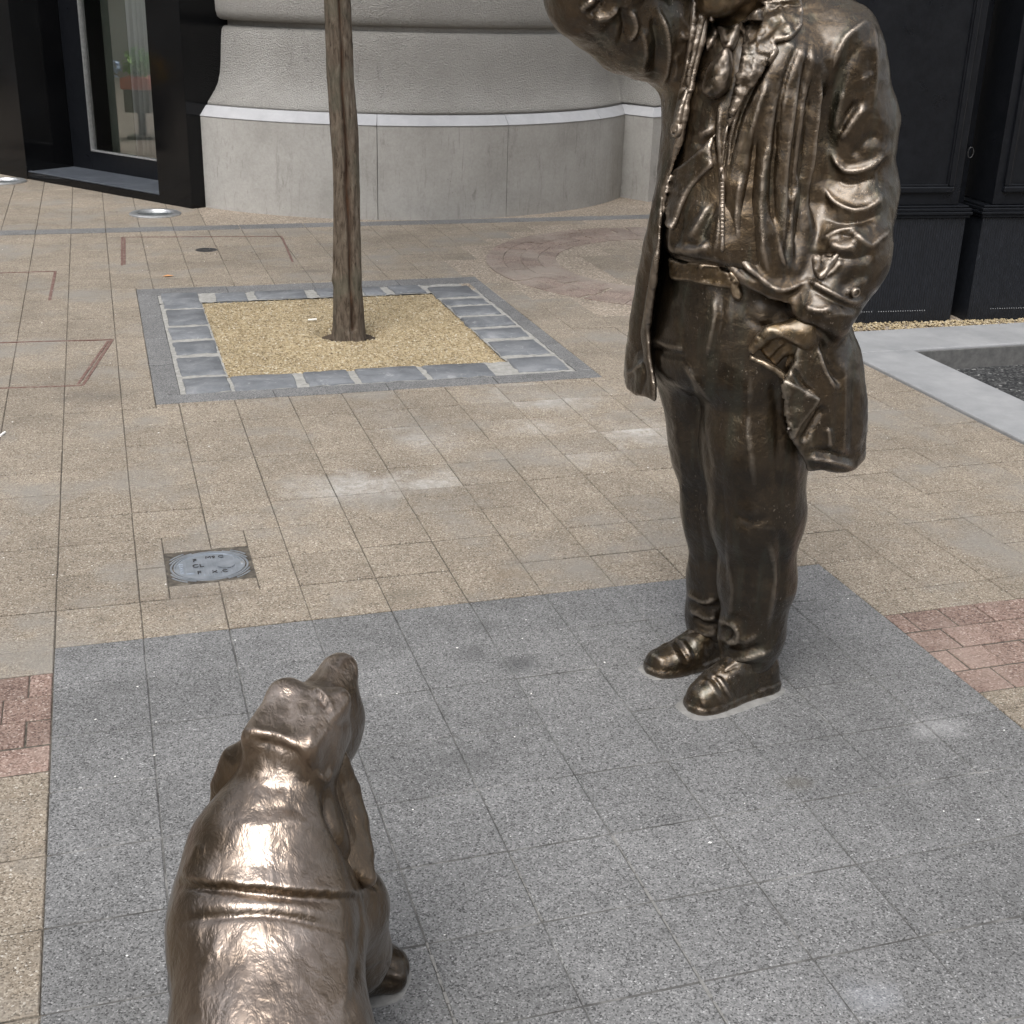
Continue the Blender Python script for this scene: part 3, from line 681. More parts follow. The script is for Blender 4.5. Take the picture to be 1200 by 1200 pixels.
# ------------------------------------------------------------------ black panelled shopfront on the right
RZR = math.atan2(-.085, .9964)
front = empty('panelled_shopfront', (3.847, 5.234, 0), RZR); tag(front, 'black painted wooden shopfront with moulded panels and ribbed plinths at right', 'shopfront')
def fbox(name, x0, x1, y0, y1, z0, z1, mat='black_paint', ch=.003): return MB().box(x0, x1, y0, y1, z0, z1, ch).build(name, MAT[mat], front)
def pier(x0, x1, bay, right=True):
    pl0 = MB().box(x0, x1, 0, .3, -.12, .497, .003).build('plinth', MAT['ribbed_black_paint'], front)
    md = MB()
    for (z0, z1, o_) in ((.4985, .512, .012), (.5135, .526, .020), (.5275, .542, .014), (.5435, .553, .004)): md.box(x0-o_, x1+o_, -o_, .29, z0, z1, .0025)
    md.build('moulding', MAT['black_paint'], front)
    i = .045
    fbox('post', x0+i, x1-i, .012, .3, .5545, 3.0)
    for (a, b_) in bay:
        f = MB(); w = .028
        for (p, q, r, s) in ((a, b_, .612, .612+w), (a, a+w, .612+w, 2.8), (b_-w, b_, .612+w, 2.8), (a, b_, 2.8, 2.8+w)): f.box(p, q, -.004, .02, r, s, .006)
        f.build('panel_frame', MAT['black_paint'], front)
        bd = MB()
        for (p, q, r, s) in ((a+w, b_-w, .6405, .6485), (a+w, a+w+.007, .6485, 2.79), (b_-w-.007, b_-w, .6485, 2.79)): bd.box(p, q, .003, .015, r, s, .002)
        bd.build('panel_bead', MAT['worn_edge'] if False else MAT['black_paint'], front)
    dm = MB(); x = x0+.12
    while x < x1-.1:
        if random.random() < .9: dm.lathe([(.0028, 0), (.0022, .0012), (0.0004, .0018)], 6, (0, 0, 0)); n_ = len(dm.v)
        for q in range(n_-18, n_):
            v = dm.v[q]; dm.v[q] = (x+v[0], -.0004-v[2], .060+v[1])
        x += .0125
    dots = dm.build('nail_row', MAT['concrete'], front); tag(dots, kind='stuff')
pier(-.80, 0.0, ((-.72, -.085),))
pier(.088, 2.6, ((.172, .95), (1.05, 1.8)))
fbox('niche', 0.003, .085, .18, .3, -.1, 3.0)
fbox('fascia', -.80, 2.6, -.03, .3, 3.003, 3.6)
rg = MB(); pts = [(.0, .024*math.cos(2*PI*k/20), .78+.024*math.sin(2*PI*k/20)) for k in range(21)]
rg.tube([(.032+.014*math.cos(2*PI*k/20), .1, .78+.024*math.sin(2*PI*k/20)) for k in range(21)], .0022, 6, False)
rg.build('ring_pull', MAT['dark_iron'], front, True)
back = MB(); back.box(-.78, 6.5, .302, .6, -.1, 8.0); back.box(-.78, 6.5, .0, .30, 3.603, 8.0)
bk = tag(back.build('upper_wall', MAT['cream_wall']), 'pale wall rising above the black panelled shopfront', 'wall'); bk.location = front.location; bk.rotation_euler = front.rotation_euler

# ------------------------------------------------------------------ sunken bay with its concrete edging
edg = MB()
edg.box(3.031, 3.345, .4, 4.775, -.12, .012, .006)
edg.box(3.031, 6.6, 4.777, 5.115, -.12, .0135, .006)
tag(edg.build('concrete_kerb', MAT['concrete']), kind='structure')
lin = MB(); lin.box(3.3465, 6.6, 4.764, 4.7755, -.12, .004, .002); lin.box(3.3462, 3.357, .4, 4.763, -.12, .004, .002)  # kerb's own inner faces again, their shade put into a darker colour
tag(lin.build('kerb_shade', MAT['shaded_concrete']), kind='structure')
ba = MB(); nx, ny = 40, 60
for j in range(ny+1):
    for i in range(nx+1): ba.v.append((3.34+3.3*i/nx, .3+4.5*j/ny, -.085+random.uniform(-.003, .003)))
for j in range(ny):
    for i in range(nx): p = j*(nx+1)+i; ba.f.append((p, p+1, p+nx+2, p+nx+1))
tag(ba.build('sunken_asphalt', MAT['asphalt'], None, True), kind='structure')
gs = MB()
for k in range(2600):
    s = random.uniform(-1.0, 2.4); x, y = 3.847+s*.9964, 5.234-.085*s; y -= random.random()**1.3*.13; s_ = random.uniform(.004, .010)
    q = octv*np.array([s_*random.uniform(.8, 1.4), s_*random.uniform(.8, 1.2), s_*random.uniform(.6, .9)]); a = random.uniform(0, PI)
    q = q @ np.array([[math.cos(a), math.sin(a), 0], [-math.sin(a), math.cos(a), .3], [0, -.3, 1]])
    if y > 5.116: gs.add(q+np.array([x, y, .006]), octf)
    elif random.random() < .12: gs.add(q*.7+np.array([x, y, .0155]), octf)
tag(gs.build('loose_gravel', MAT['gold_gravel']), kind='stuff')

# ------------------------------------------------------------------ things let into the pavement
# small cast-iron valve cover with a worn oval lid
cv = empty('valve_cover', ((COVER[0]+COVER[1])/2, (COVER[2]+COVER[3])/2, -.002)); tag(cv, 'small cast iron valve cover with worn bluish oval lid in tan paving', 'valve cover')
W2, D2 = (COVER[1]-COVER[0])/2-.004, (COVER[3]-COVER[2])/2-.004
MB().box(-W2, W2, -D2, D2, -.05, -.004, .002).build('frame', MAT['cast_iron'], cv)
rm = MB(); RX, RY = .088, .080
def oval_ring(mb, rx, ry, w, z0, z1, a0=0, a1=360, n=48):
    pts = [(R(a0+(a1-a0)*k/n)) for k in range(n+1)]; base = len(mb.v)
    for a in pts:
        for (s_, z) in ((-w/2, z0), (-w/2, z1), (w/2, z1), (w/2, z0)): mb.v.append(((rx+s_)*math.cos(a), (ry+s_)*math.sin(a), z))
    for k in range(n):
        for j in range(4): mb.f.append((base+k*4+j, base+k*4+(j+1) % 4, base+k*4+4+(j+1) % 4, base+k*4+4+j))
oval_ring(rm, RX+.003, RY+.003, .005, -.004, .0005)
oval_ring(rm, RX+.012, RY+.010, .005, -.004, .0003)
for rx, a0, a1 in ((.022, 20, 68), (.022, 112, 160), (.022, 200, 248), (.022, 292, 340), (.032, 32, 58), (.032, 122, 148), (.032, 212, 238), (.032, 302, 328)): oval_ring(rm, RX+rx-.002, RY+rx-.006, .004, -.004, .0002, a0, a1, 14)
rm.build('rib', MAT['worn_iron'], cv)
lid = MB(); lid.v = [(0, 0, -.001)]+[(RX*math.cos(2*PI*k/48), RY*math.sin(2*PI*k/48), -.001) for k in range(48)]; lid.f = [(0, 1+k, 1+(k+1) % 48) for k in range(48)]
lo = lid.build('lid', MAT['worn_iron'], cv)
lp = MB(); lp.box(-.062, -.042, -.038, .038, -.001, .0008, .0005)
for k in range(9): lp.box(-.03+.012*k, -.027+.012*k, -.066+.004*abs(k-4), .066-.004*abs(k-4), -.001, .0002)
for k in range(5): lp.box(-.078, -.068, -.03+.014*k, -.024+.014*k, -.001, .0004)
lp.v += [(.043, 0, .001)]+[(.043+.024*math.cos(2*PI*k/24), .026*math.sin(2*PI*k/24), .001) for k in range(24)]; b0 = len(lp.v)-25; lp.f += [(b0, b0+1+k, b0+1+(k+1) % 24) for k in range(24)]
lp.build('raised_pattern', MAT['worn_iron'], lo)
def word(txt, x, y, size, parent, mat):
    cu_ = bpy.data.curves.new('letters', 'FONT'); cu_.body = txt; cu_.size = size; cu_.extrude = .0006; cu_.align_x = 'CENTER'; cu_.align_y = 'CENTER'
    o = bpy.data.objects.new('letters', cu_); COL.objects.link(o)
    dg = bpy.context.evaluated_depsgraph_get(); me = bpy.data.meshes.new_from_object(o.evaluated_get(dg)); bpy.data.objects.remove(o)
    q = link('letters', me, parent, mat); q.location = (x, y, .0006); return q
word('F', -.036, .040, .026, lo, MAT['dark_iron']); word('CL', -.030, .004, .026, lo, MAT['dark_iron']); word('F', -.030, -.040, .026, lo, MAT['dark_iron'])
word('M9', .006, .052, .022, lo, MAT['dark_iron']); word('C', .034, .052, .022, lo, MAT['dark_iron']); word('X', .010, -.044, .020, lo, MAT['dark_iron']); word('.C', .034, -.044, .022, lo, MAT['dark_iron'])
MB().box(.082, .090, -.006, .010, -.003, .0008, .001).build('lifting_eye', MAT['steel'], cv)
MB().box(W2-.012, W2-.002, -D2, -D2+.055, -.0042, -.0036).build('slot', MAT['dark_iron'], cv)

def strips(name, segs, w, label, group=None):
    mm = MB()
    for (x0, y0), (x1, y1) in segs:
        a = Vector((x0, y0)); b2 = Vector((x1, y1)); d = (b2-a).normalized(); n_ = Vector((-d.y, d.x))*w/2
        vs = [a-n_, b2-n_, b2+n_, a+n_]; mm.add([(v.x, v.y, z) for z in (-.01, .0018) for v in vs], [(4, 5, 6, 7), (0, 1, 5, 4), (1, 2, 6, 5), (2, 3, 7, 6), (3, 0, 4, 7)])
    return tag(mm.build(name, MAT['rusty_steel']), label, 'access cover', group)
A_ = G(143, 278); B_ = G(143, 311); C_ = G(330, 277); D_ = G(343, 307)
strips('access_cover', [(A_, B_), (G(146, 279), G(146, 310)), (A_, C_), (C_, D_)], .012, 'rusty framed paved access cover with a round plug behind the tree pit', 'paved access covers')
strips('access_cover', [((-1.1, 7.13), (-.268, 7.118)), ((-.268, 7.118), (-.283, 6.452))], .014, 'thin rusty frame corner of paved access cover at left edge, the farther one', 'paved access covers')
strips('access_cover', [((-1.1, 5.75), (-.012, 5.66)), ((-.012, 5.66), (-.134, 4.993)), ((-.03, 5.64), (-.152, 5.01)), ((-.134, 4.993), (-1.1, 5.08))], .011, 'slant-ended steel framed access cover at left edge beside the tree pit', 'paved access covers')
x_, y_ = G(242, 293)
dr_ = empty('drain_plug', (x_, y_, 0)); tag(dr_, 'small round dark iron plug in the middle of the framed paved cover', 'drain plug')
MB().lathe([(.062, -.01), (.062, .0015), (.052, .0022), (.05, .0016), (0.0, .0016)], 28).build('plate', MAT['dark_iron'], dr_)
oo = MB(); oval_ring(oo, .035, .035, .006, .0015, .003); oo.build('rim', MAT['dark_iron'], dr_)
for (px, py, lab) in ((182, 251, 'round steel uplight sunk in the paving at the foot of the black pilaster'), (4, 213, 'round steel uplight sunk in the paving at the left edge beside the far pilaster')):
    x_, y_ = G(px, py)
    ul = empty('ground_light', (x_, y_, 0)); tag(ul, lab, 'ground light', 'uplights sunk in the paving')
    MB().lathe([(.165, -.02), (.165, .006), (.155, .012), (.118, .012), (.112, .004)], 48).build('ring', MAT['steel'], ul, False)
    MB().lathe([(.112, .003), (.09, -.006), (.05, -.012), (0, -.014)], 40).build('reflector', MAT['painted_glint'], ul, True)
    MB().lathe([(.112, .0045), (.111, .0075), (0.0, .0085)], 40).build('lens', MAT['lamp_glass'], ul, True)
# litter
def butt(px, py, a, lab, z=0.004):
    x_, y_ = G(px, py); o = MB().tube([(-.02, 0, 0), (.02, 0, 0)], .0042, 8).build('cigarette_butt', MAT['paper']); o.location = (x_, y_, z); o.rotation_euler = (0, 0, a)
    tag(o, lab, 'cigarette butt', 'cigarette butts')
butt(366, 375, .1, 'white cigarette butt lying on the golden gravel left of the trunk', .002)
butt(3, 510, 1.2, 'white cigarette butt on the tan paving at the left edge')
x_, y_ = G(197, 324); lf = MB(); lf.add([(-.03, 0, .002), (0, -.014, .006), (.03, 0, .003), (0, .014, .007)], [(0, 1, 2, 3)]); lf = lf.build('fallen_leaf', MAT['orange_leaf']); lf.location = (x_, y_, 0); tag(lf, 'small orange fallen leaf on the tan paving behind the tree pit corner', 'leaf')
sp = MB()
for k in range(200):
    if k < 150: x_, y_ = random.uniform(-1.2, 2.9), random.uniform(2.9, 8.1)
    else: x_, y_ = random.uniform(-.2, 1.8), random.uniform(1.0, 2.85)
    if PIT[0]-.02 < x_ < PIT[1]+.02 and PIT[2] < y_ < PIT[3]: continue
    s_ = random.uniform(.0010, .0030); q = octv*np.array([s_*random.uniform(.7, 1.6), s_, s_*.5]); sp.add(q+np.array([x_, y_, .0015]), octf)
tag(sp.build('grit', MAT['paper']), kind='stuff')

# ------------------------------------------------------------------ buildings across the street (they show in the glass and the bronze)
def street_house(name, loc, rz, L, Hh, label):
    b0 = empty(name, loc, rz); tag(b0, label, 'building')
    MB().box(-L/2, L/2, 0, 6, -.1, Hh).build('wall', MAT['cream_wall'], b0)
    MB().box(-L/2-.2, L/2+.2, -.4, 6, Hh+.002, Hh+.5, .05).build('cornice', MAT['smooth_stone'], b0)
    me_f = MB()
    for (a, b_, r, s) in ((-.65, -.55, -1.1, 1.1), (.55, .65, -1.1, 1.1), (-.55, .55, 1.0, 1.1), (-.55, .55, -1.1, -1.0), (-.04, .04, -1.0, 1.0)): me_f.box(a, b_, -.06, .02, r, s)
    mf = me_f.mesh('window_frame'); mf.materials.append(MAT['white_frame']); mp = MB().box(-.55, .55, -.02, .01, -1.0, 1.0).mesh('pane'); mp.materials.append(MAT['window_pane'])
    x = -L/2+1.6
    while x < L/2-1:
        for z in np.arange(2.2, Hh-1.2, 3.4):
            w = bpy.data.objects.new('window', mf); COL.objects.link(w); w.parent = b0; w.location = (x, -.005, z)
            p_ = bpy.data.objects.new('pane', mp); COL.objects.link(p_); p_.parent = w
        x += 2.8
street_house('apartment_building', (-11, 10, 0), R(90), 30, 7.6, 'cream apartment building along the left side, seen only in the door glass')
street_house('apartment_building', (2, -15, 0), R(180), 34, 7.6, 'cream apartment building across the street behind the viewer, mirrored in the bronze')

# ------------------------------------------------------------------ sculpting tools: distance fields -> surface nets -> strokes
from mathutils.bvhtree import BVHTree
from mathutils import geometry as mgeo
def smin(a, b, k):
    h = np.clip(.5+.5*(b-a)/k, 0, 1); return b*(1-h)+a*h-k*h*(1-h)
def smax(a, b, k): return -smin(-a, -b, k)
def cone(P, a, b, ra, rb):
    a = np.asarray(a, np.float32); b = np.asarray(b, np.float32); ba = b-a
    t_ = np.clip(((P-a) @ ba)/(ba @ ba), 0, 1)
    return np.linalg.norm(P-a-t_[:, None]*ba, axis=1)-(ra+(rb-ra)*t_)
def chain(P, pts, k=.02):
    d = None
    for (p, r0), (q, r1) in zip(pts[:-1], pts[1:]):
        e = cone(P, p, q, r0, r1); d = e if d is None else smin(d, e, k)
    return d
def ell(P, c, r, rot=None):
    q = P-np.asarray(c, np.float32)
    if rot is not None: q = q @ np.asarray(rot, np.float32)
    r = np.asarray(r, np.float32); k0 = np.linalg.norm(q/r, axis=1); k1 = np.linalg.norm(q/(r*r), axis=1)
    return k0*(k0-1)/np.maximum(k1, 1e-6)
def frame(d, up=(0, 0, 1)):
    """columns: x along d, y sideways, z up-ish"""
    d = np.asarray(d, float); d = d/np.linalg.norm(d); y = np.cross(up, d); y /= np.linalg.norm(y); return np.stack([d, y, np.cross(d, y)], 1)
def stack(P, lv, n=2.0):
    """lv rows: z, cx, cy, A, B, rot(deg); stacked ellipses"""
    lv = np.array(sorted(lv), float); z = P[:, 2]
    if len(lv) > 2:                                    # even out the levels with a spline
        i = np.linspace(0, len(lv)-1, (len(lv)-1)*6+1); k = np.minimum(i.astype(int), len(lv)-2); u = (i-k)[:, None]
        m = np.gradient(lv, axis=0); lv = (2*u**3-3*u**2+1)*lv[k]+(u**3-2*u**2+u)*m[k]+(-2*u**3+3*u**2)*lv[k+1]+(u**3-u**2)*m[k+1]; lv[:, 0] = np.maximum.accumulate(lv[:, 0]+np.arange(len(lv))*1e-7)
    f = [np.interp(z, lv[:, 0], lv[:, i]).astype(np.float32) for i in range(1, 6)]
    x = P[:, 0]-f[0]; y = P[:, 1]-f[1]; c = np.cos(np.radians(f[4])); s = np.sin(np.radians(f[4]))
    X = x*c+y*s; Y = -x*s+y*c; A, B = f[2], f[3]
    if n == 2.0:
        k0 = np.sqrt((X/A)**2+(Y/B)**2); k1 = np.sqrt((X/A**2)**2+(Y/B**2)**2); d = k0*(k0-1)/np.maximum(k1, 1e-5)
        return np.where(k0 < .3, -np.minimum(A, B)*.7, d)
    k0 = (np.abs(X/A)**n+np.abs(Y/B)**n)**(1/n); return (k0-1)*np.minimum(A, B)
def nets(f, lo, hi, h):
    lo = np.array(lo, np.float32); hi = np.array(hi, np.float32)
    N = np.maximum(((hi-lo)/h).astype(int)//4+2, 3)*4+1
    c = 4; nc = (N-1)//c+1
    ax = [lo[i]+h*np.arange(N[i], dtype=np.float32) for i in range(3)]
    cx = [a[::c] for a in ax]
    gC = np.stack(np.meshgrid(*cx, indexing='ij'), -1).reshape(-1, 3)
    dC = f(gC).reshape(nc).astype(np.float32)
    near = np.abs(dC) < h*c*2.6
    blk = np.zeros(nc-1, bool)
    for i in (0, 1):
        for j in (0, 1):
            for k in (0, 1): blk |= near[i:nc[0]-1+i, j:nc[1]-1+j, k:nc[2]-1+k]
    D = np.repeat(np.repeat(np.repeat(dC, c, 0), c, 1), c, 2)[:N[0], :N[1], :N[2]].copy()
    m = np.zeros(N, bool)
    bm_ = np.repeat(np.repeat(np.repeat(blk, c, 0), c, 1), c, 2)
    for i in (0, 1):
        for j in (0, 1):
            for k in (0, 1): m[i:N[0]-1+i, j:N[1]-1+j, k:N[2]-1+k] |= bm_
    I = np.argwhere(m); D[m] = f(lo+I.astype(np.float32)*np.float32(h))
    D[0], D[-1] = 1, 1; D[:, 0], D[:, -1] = 1, 1; D[:, :, 0], D[:, :, -1] = 1, 1
    ins = D < 0
    off = [(i, j, k) for i in (0, 1) for j in (0, 1) for k in (0, 1)]
    cnt = np.zeros(N-1, np.int8)
    for i, j, k in off: cnt += ins[i:N[0]-1+i, j:N[1]-1+j, k:N[2]-1+k]
    cells = np.argwhere((cnt > 0) & (cnt < 8)); idx = -np.ones(N-1, np.int64); idx[tuple(cells.T)] = np.arange(len(cells))
    val = {o: D[cells[:, 0]+o[0], cells[:, 1]+o[1], cells[:, 2]+o[2]] for o in off}
    acc = np.zeros((len(cells), 3)); n = np.zeros(len(cells))
    for a in off:
        for axis in range(3):
            if a[axis]: continue
            b = list(a); b[axis] = 1; b = tuple(b); va, vb = val[a], val[b]; s = (va < 0) != (vb < 0)
            t_ = np.where(s, va/np.where(s, va-vb, 1), 0); q = np.zeros((len(cells), 3)); q[:] = a; q[:, axis] += t_
            acc += q*s[:, None]; n += s
    V = lo+h*(cells+acc/n[:, None])
    F = []
    for axis in range(3):
        o1, o2 = (axis+1) % 3, (axis+2) % 3
        sl0 = [slice(None)]*3; sl1 = [slice(None)]*3; sl0[axis] = slice(0, -1); sl1[axis] = slice(1, None)
        E = np.argwhere(ins[tuple(sl0)] != ins[tuple(sl1)]); a_in = ins[tuple(E.T)]
        def cell(d1, d2):
            q = E.copy(); q[:, o1] += d1; q[:, o2] += d2; return idx[tuple(q.T)]
        Q = np.stack([cell(-1, -1), cell(0, -1), cell(0, 0), cell(-1, 0)], 1)
        F.append(np.where(a_in[:, None], Q, Q[:, ::-1]))
    return V, np.concatenate(F)
def vnormals(V, F):
    n = np.cross(V[F[:, 2]]-V[F[:, 0]], V[F[:, 3]]-V[F[:, 1]]); N = np.zeros_like(V)
    for k in range(4):
        for j in range(3): N[:, j] += np.bincount(F[:, k], n[:, j], len(V))
    return N/np.maximum(np.linalg.norm(N, axis=1, keepdims=True), 1e-12)
def relax(V, F, it=2, lam=.5):
    E = np.concatenate([F[:, [0, 1]], F[:, [1, 2]], F[:, [2, 3]], F[:, [3, 0]]])
    cnt = np.bincount(E[:, 0], minlength=len(V))+np.bincount(E[:, 1], minlength=len(V))
    for _ in range(it):
        A = np.stack([np.bincount(E[:, 0], V[E[:, 1], j], len(V))+np.bincount(E[:, 1], V[E[:, 0], j], len(V)) for j in range(3)], 1)/cnt[:, None]
        V = V+lam*(A-V)
    return V
def qmesh(name, V, F):
    me = bpy.data.meshes.new(name); me.vertices.add(len(V)); me.vertices.foreach_set('co', V.astype(np.float32).ravel())
    me.loops.add(F.size); me.loops.foreach_set('vertex_index', F.astype(np.int32).ravel())
    me.polygons.add(len(F)); me.polygons.foreach_set('loop_start', np.arange(len(F), dtype=np.int32)*4)
    me.update(calc_edges=True); me.validate(); me.shade_smooth(); return me
class Frame3:
    """a figure's own axes: x to the right of the street view, y away, z up"""
    def __init__(s, O, rz):
        s.O = np.array(O, float); s.c, s.s = math.cos(rz), math.sin(rz); s.rz = rz
        s.A = np.array([[s.c, -s.s, 0], [s.s, s.c, 0], [0, 0, 1.0]])           # local -> world rotation
        s.eye = s.A.T @ (np.array([0, 0, EYE])-s.O)
    def P(s, px, py, v):
        """local point where the sight line through a photo pixel meets the plane y = v"""
        d = s.A.T @ ray(px, py); k = (v-s.eye[1])/d[1]; q = s.eye+d*k; return np.array([q[0], v, q[2]])
    def Pz(s, px, py, z):
        d = s.A.T @ ray(px, py); k = (z-s.eye[2])/d[2]; return s.eye+d*k
    def dirn(s, px, py): d = s.A.T @ ray(px, py); return d/np.linalg.norm(d)
    def project(s, V):
        W = (V @ s.A.T + s.O - np.array([0, 0, EYE])) @ CAM.T
        return W[:, :2]/W[:, 2:3]*FPX+600
def seg_dist(Q, pl_):
    """distance of 2-D points to a polyline, signed side of the nearest piece, and position along it"""
    best = np.full(len(Q), 1e9); side = np.zeros(len(Q)); along = np.zeros(len(Q)); L = 0.0
    pl_ = np.array(pl_, float); tot = np.linalg.norm(np.diff(pl_, axis=0), axis=1).sum()
    for a, b in zip(pl_[:-1], pl_[1:]):
        d = b-a; l2 = d @ d; t_ = np.clip(((Q-a) @ d)/l2, 0, 1); r = Q-a-t_[:, None]*d; dist = np.linalg.norm(r, axis=1)
        m = dist < best; best[m] = dist[m]; side[m] = np.sign(d[0]*r[m, 1]-d[1]*r[m, 0]); along[m] = (L+t_[m]*math.sqrt(l2))/tot; L += math.sqrt(l2)
    return best, side, along
def inside(Q, poly):
    x, y = Q[:, 0], Q[:, 1]; r = np.zeros(len(Q), bool); n = len(poly)
    for i in range(n):
        (x0, y0), (x1, y1) = poly[i], poly[(i+1) % n]
        c_ = ((y0 > y) != (y1 > y)); r ^= c_ & (x < (x1-x0)*(y-y0)/((y1-y0) if y1 != y0 else 1e-9)+x0)
    return r
def smooth_line(pl_, n=6):
    pl_ = np.array(pl_, float)
    if len(pl_) < 3: return pl_
    t0 = np.arange(len(pl_)); out = []
    Pm = np.vstack([2*pl_[0]-pl_[1], pl_, 2*pl_[-1]-pl_[-2]])
    for i in range(len(pl_)-1):
        p0, p1, p2, p3 = Pm[i:i+4]
        for k in range(n):
            u = k/n; out.append(.5*((2*p1)+(-p0+p2)*u+(2*p0-5*p1+4*p2-p3)*u*u+(-p0+3*p1-3*p2+p3)*u**3))
    out.append(pl_[-1]); return np.array(out)
def sculpt(fr, V, F, strokes=(), noise_amp=0.0, noise_scale=20.0, plates=(), crumple=0.0):
    """press grooves (negative) and raise folds (positive) along strokes on the surface that faces the street"""
    N = vnormals(V, F); Q = fr.project(V); toc = fr.eye-V; toc /= np.linalg.norm(toc, axis=1, keepdims=True)
    face = np.clip(((N*toc).sum(1)-.02)/.25, 0, 1); D = np.zeros(len(V))
    for st_ in strokes:
        pts, w, amp = st_[:3]; mode = st_[3] if len(st_) > 3 else 'g'
        L = smooth_line(pts); lo, hi = L.min(0)-w*3, L.max(0)+w*3
        m = np.where((face > 0) & (Q > lo).all(1) & (Q < hi).all(1))[0]
        if not len(m): continue
        d, sd, al = seg_dist(Q[m], L); taper = np.clip(np.minimum(al, 1-al)*5+.15, 0, 1)
        if mode == 'g': pr = np.exp(-(d/(w*.95))**(1.25 if amp < 0 else 1.45))
        elif mode == 'fold':     # raised roll with a shadow line on one side (right of the stroke)
            pr = np.exp(-(d/w)**2)-.9*np.exp(-((d*sd-w*1.3)/(w*.55))**2)
        elif mode == 'step':     # cloth edge: proud on the left of the stroke, drops on the right
            x = d*sd/w; pr = np.where(x < 0, np.exp(-(x/2.2)**2), -.6*np.exp(-(x/1.15)**2))
        D[m] += amp*pr*taper*face[m]
    for poly, amp, soft in plates:
        P_ = np.array(poly, float); lo, hi = P_.min(0)-2, P_.max(0)+2
        m = np.where((face > 0) & (Q > lo).all(1) & (Q < hi).all(1))[0]; m = m[inside(Q[m], poly)]
        if len(m): d, _, _ = seg_dist(Q[m], list(poly)+[poly[0]]); D[m] += amp*np.clip(d/soft, 0, 1)*face[m]
    if noise_amp:
        nf = mnoise.fractal; s_ = noise_scale
        D += np.array([nf(Vector(p)*s_, 1.0, 2.0, 3) for p in V])*noise_amp
    if crumple:                                        # small sharp creases, as thumbed into the wax
        D += crumple*(.45-np.array([mnoise.turbulence(Vector((p[0]*13, p[1]*13, p[2]*8)), 3, True) for p in V]))
    return V+N*D[:, None]
def bvh_of(V, F): return BVHTree.FromPolygons(V.tolist(), F.tolist())
def patch(fr, trees, poly, thick, name, mat, parent, step=2.0, edge=3.0, sink=.004, bulge=None, wob=0.0):
    """a strip of cloth lying on what is below it: outline given by sight lines, real thickness"""
    poly = smooth_closed(poly) if bulge != 'sharp' else np.array(poly, float)
    lo, hi = poly.min(0), poly.max(0); inner = []
    for x in np.arange(lo[0]+step*.5, hi[0], step):
        for y in np.arange(lo[1]+step*.5, hi[1], step): inner.append((x+random.uniform(-.2, .2)*step, y+random.uniform(-.2, .2)*step))
    inner = np.array(inner); k = inside(inner, poly.tolist()); inner = inner[k]
    d, _, _ = seg_dist(inner, np.vstack([poly, poly[:1]])); inner = inner[d > step*.45]
    n = len(poly); pts = [Vector(p) for p in poly]+[Vector(p) for p in inner]
    co, ed, fa, *_ = mgeo.delaunay_2d_cdt(pts, [(i, (i+1) % n) for i in range(n)], [list(range(n))], 1, 1e-4)
    Q = np.array([tuple(c) for c in co]); dist, _, _ = seg_dist(Q, np.vstack([poly, poly[:1]]))
    top, bot, ok = [], [], []
    last = 2.6
    for q, dd in zip(Q, dist):
        o = Vector(fr.eye); dr = Vector(fr.dirn(*q)); best = None
        for t_ in trees:
            h = t_.ray_cast(o, dr)
            if h[0] is not None and (best is None or h[3] < best[3]): best = h
        if best is None: p, nn = o+dr*last, -dr
        else: p, nn = best[0], best[1]; last = best[3]
        if nn.dot(dr) > 0: nn = -nn
        nn = (nn*.5-dr*.5).normalized()
        e = min(1, dd/edge); e = math.sqrt(max(0, 1-(1-e)**2)) if edge > 0 else 1
        w_ = wob*mnoise.fractal(Vector((q[0]*.09, q[1]*.09, 3.3)), 1, 2, 3) if wob else 0
        top.append(p+nn*(thick*(.35+.65*e)+w_)); bot.append(p-nn*sink)
    nv = len(top); fs = []
    for f in fa:
        a = Q[list(f)]; ar = (a[1, 0]-a[0, 0])*(a[2, 1]-a[0, 1])-(a[2, 0]-a[0, 0])*(a[1, 1]-a[0, 1])
        f = tuple(f) if ar < 0 else tuple(f)[::-1]
        fs.append(f); fs.append(tuple(i+nv for i in f[::-1]))
    cnt = {}
    for f in fs[::2]:
        for i in range(len(f)): cnt[(f[i], f[(i+1) % len(f)])] = 1
    for (a, b) in list(cnt):
        if (b, a) not in cnt: fs.append((b, a, a+nv, b+nv))
    me = bpy.data.meshes.new(name); me.from_pydata([tuple(v) for v in top+bot], [], fs); me.update(); me.validate()
    return link(name, me, parent, mat, True)
def smooth_closed(poly, n=4):
    P_ = np.array(poly, float); N_ = len(P_); out = []
    for i in range(N_):
        p0, p1, p2, p3 = P_[i-1], P_[i], P_[(i+1) % N_], P_[(i+2) % N_]
        for k in range(n):
            u = k/n; out.append(.5*((2*p1)+(-p0+p2)*u*.6+((2*p0-5*p1+4*p2-p3)*u*u+(-p0+3*p1-3*p2+p3)*u**3)*.6 + .4*(2*(p2-p1)*u)))
    return np.array(out)

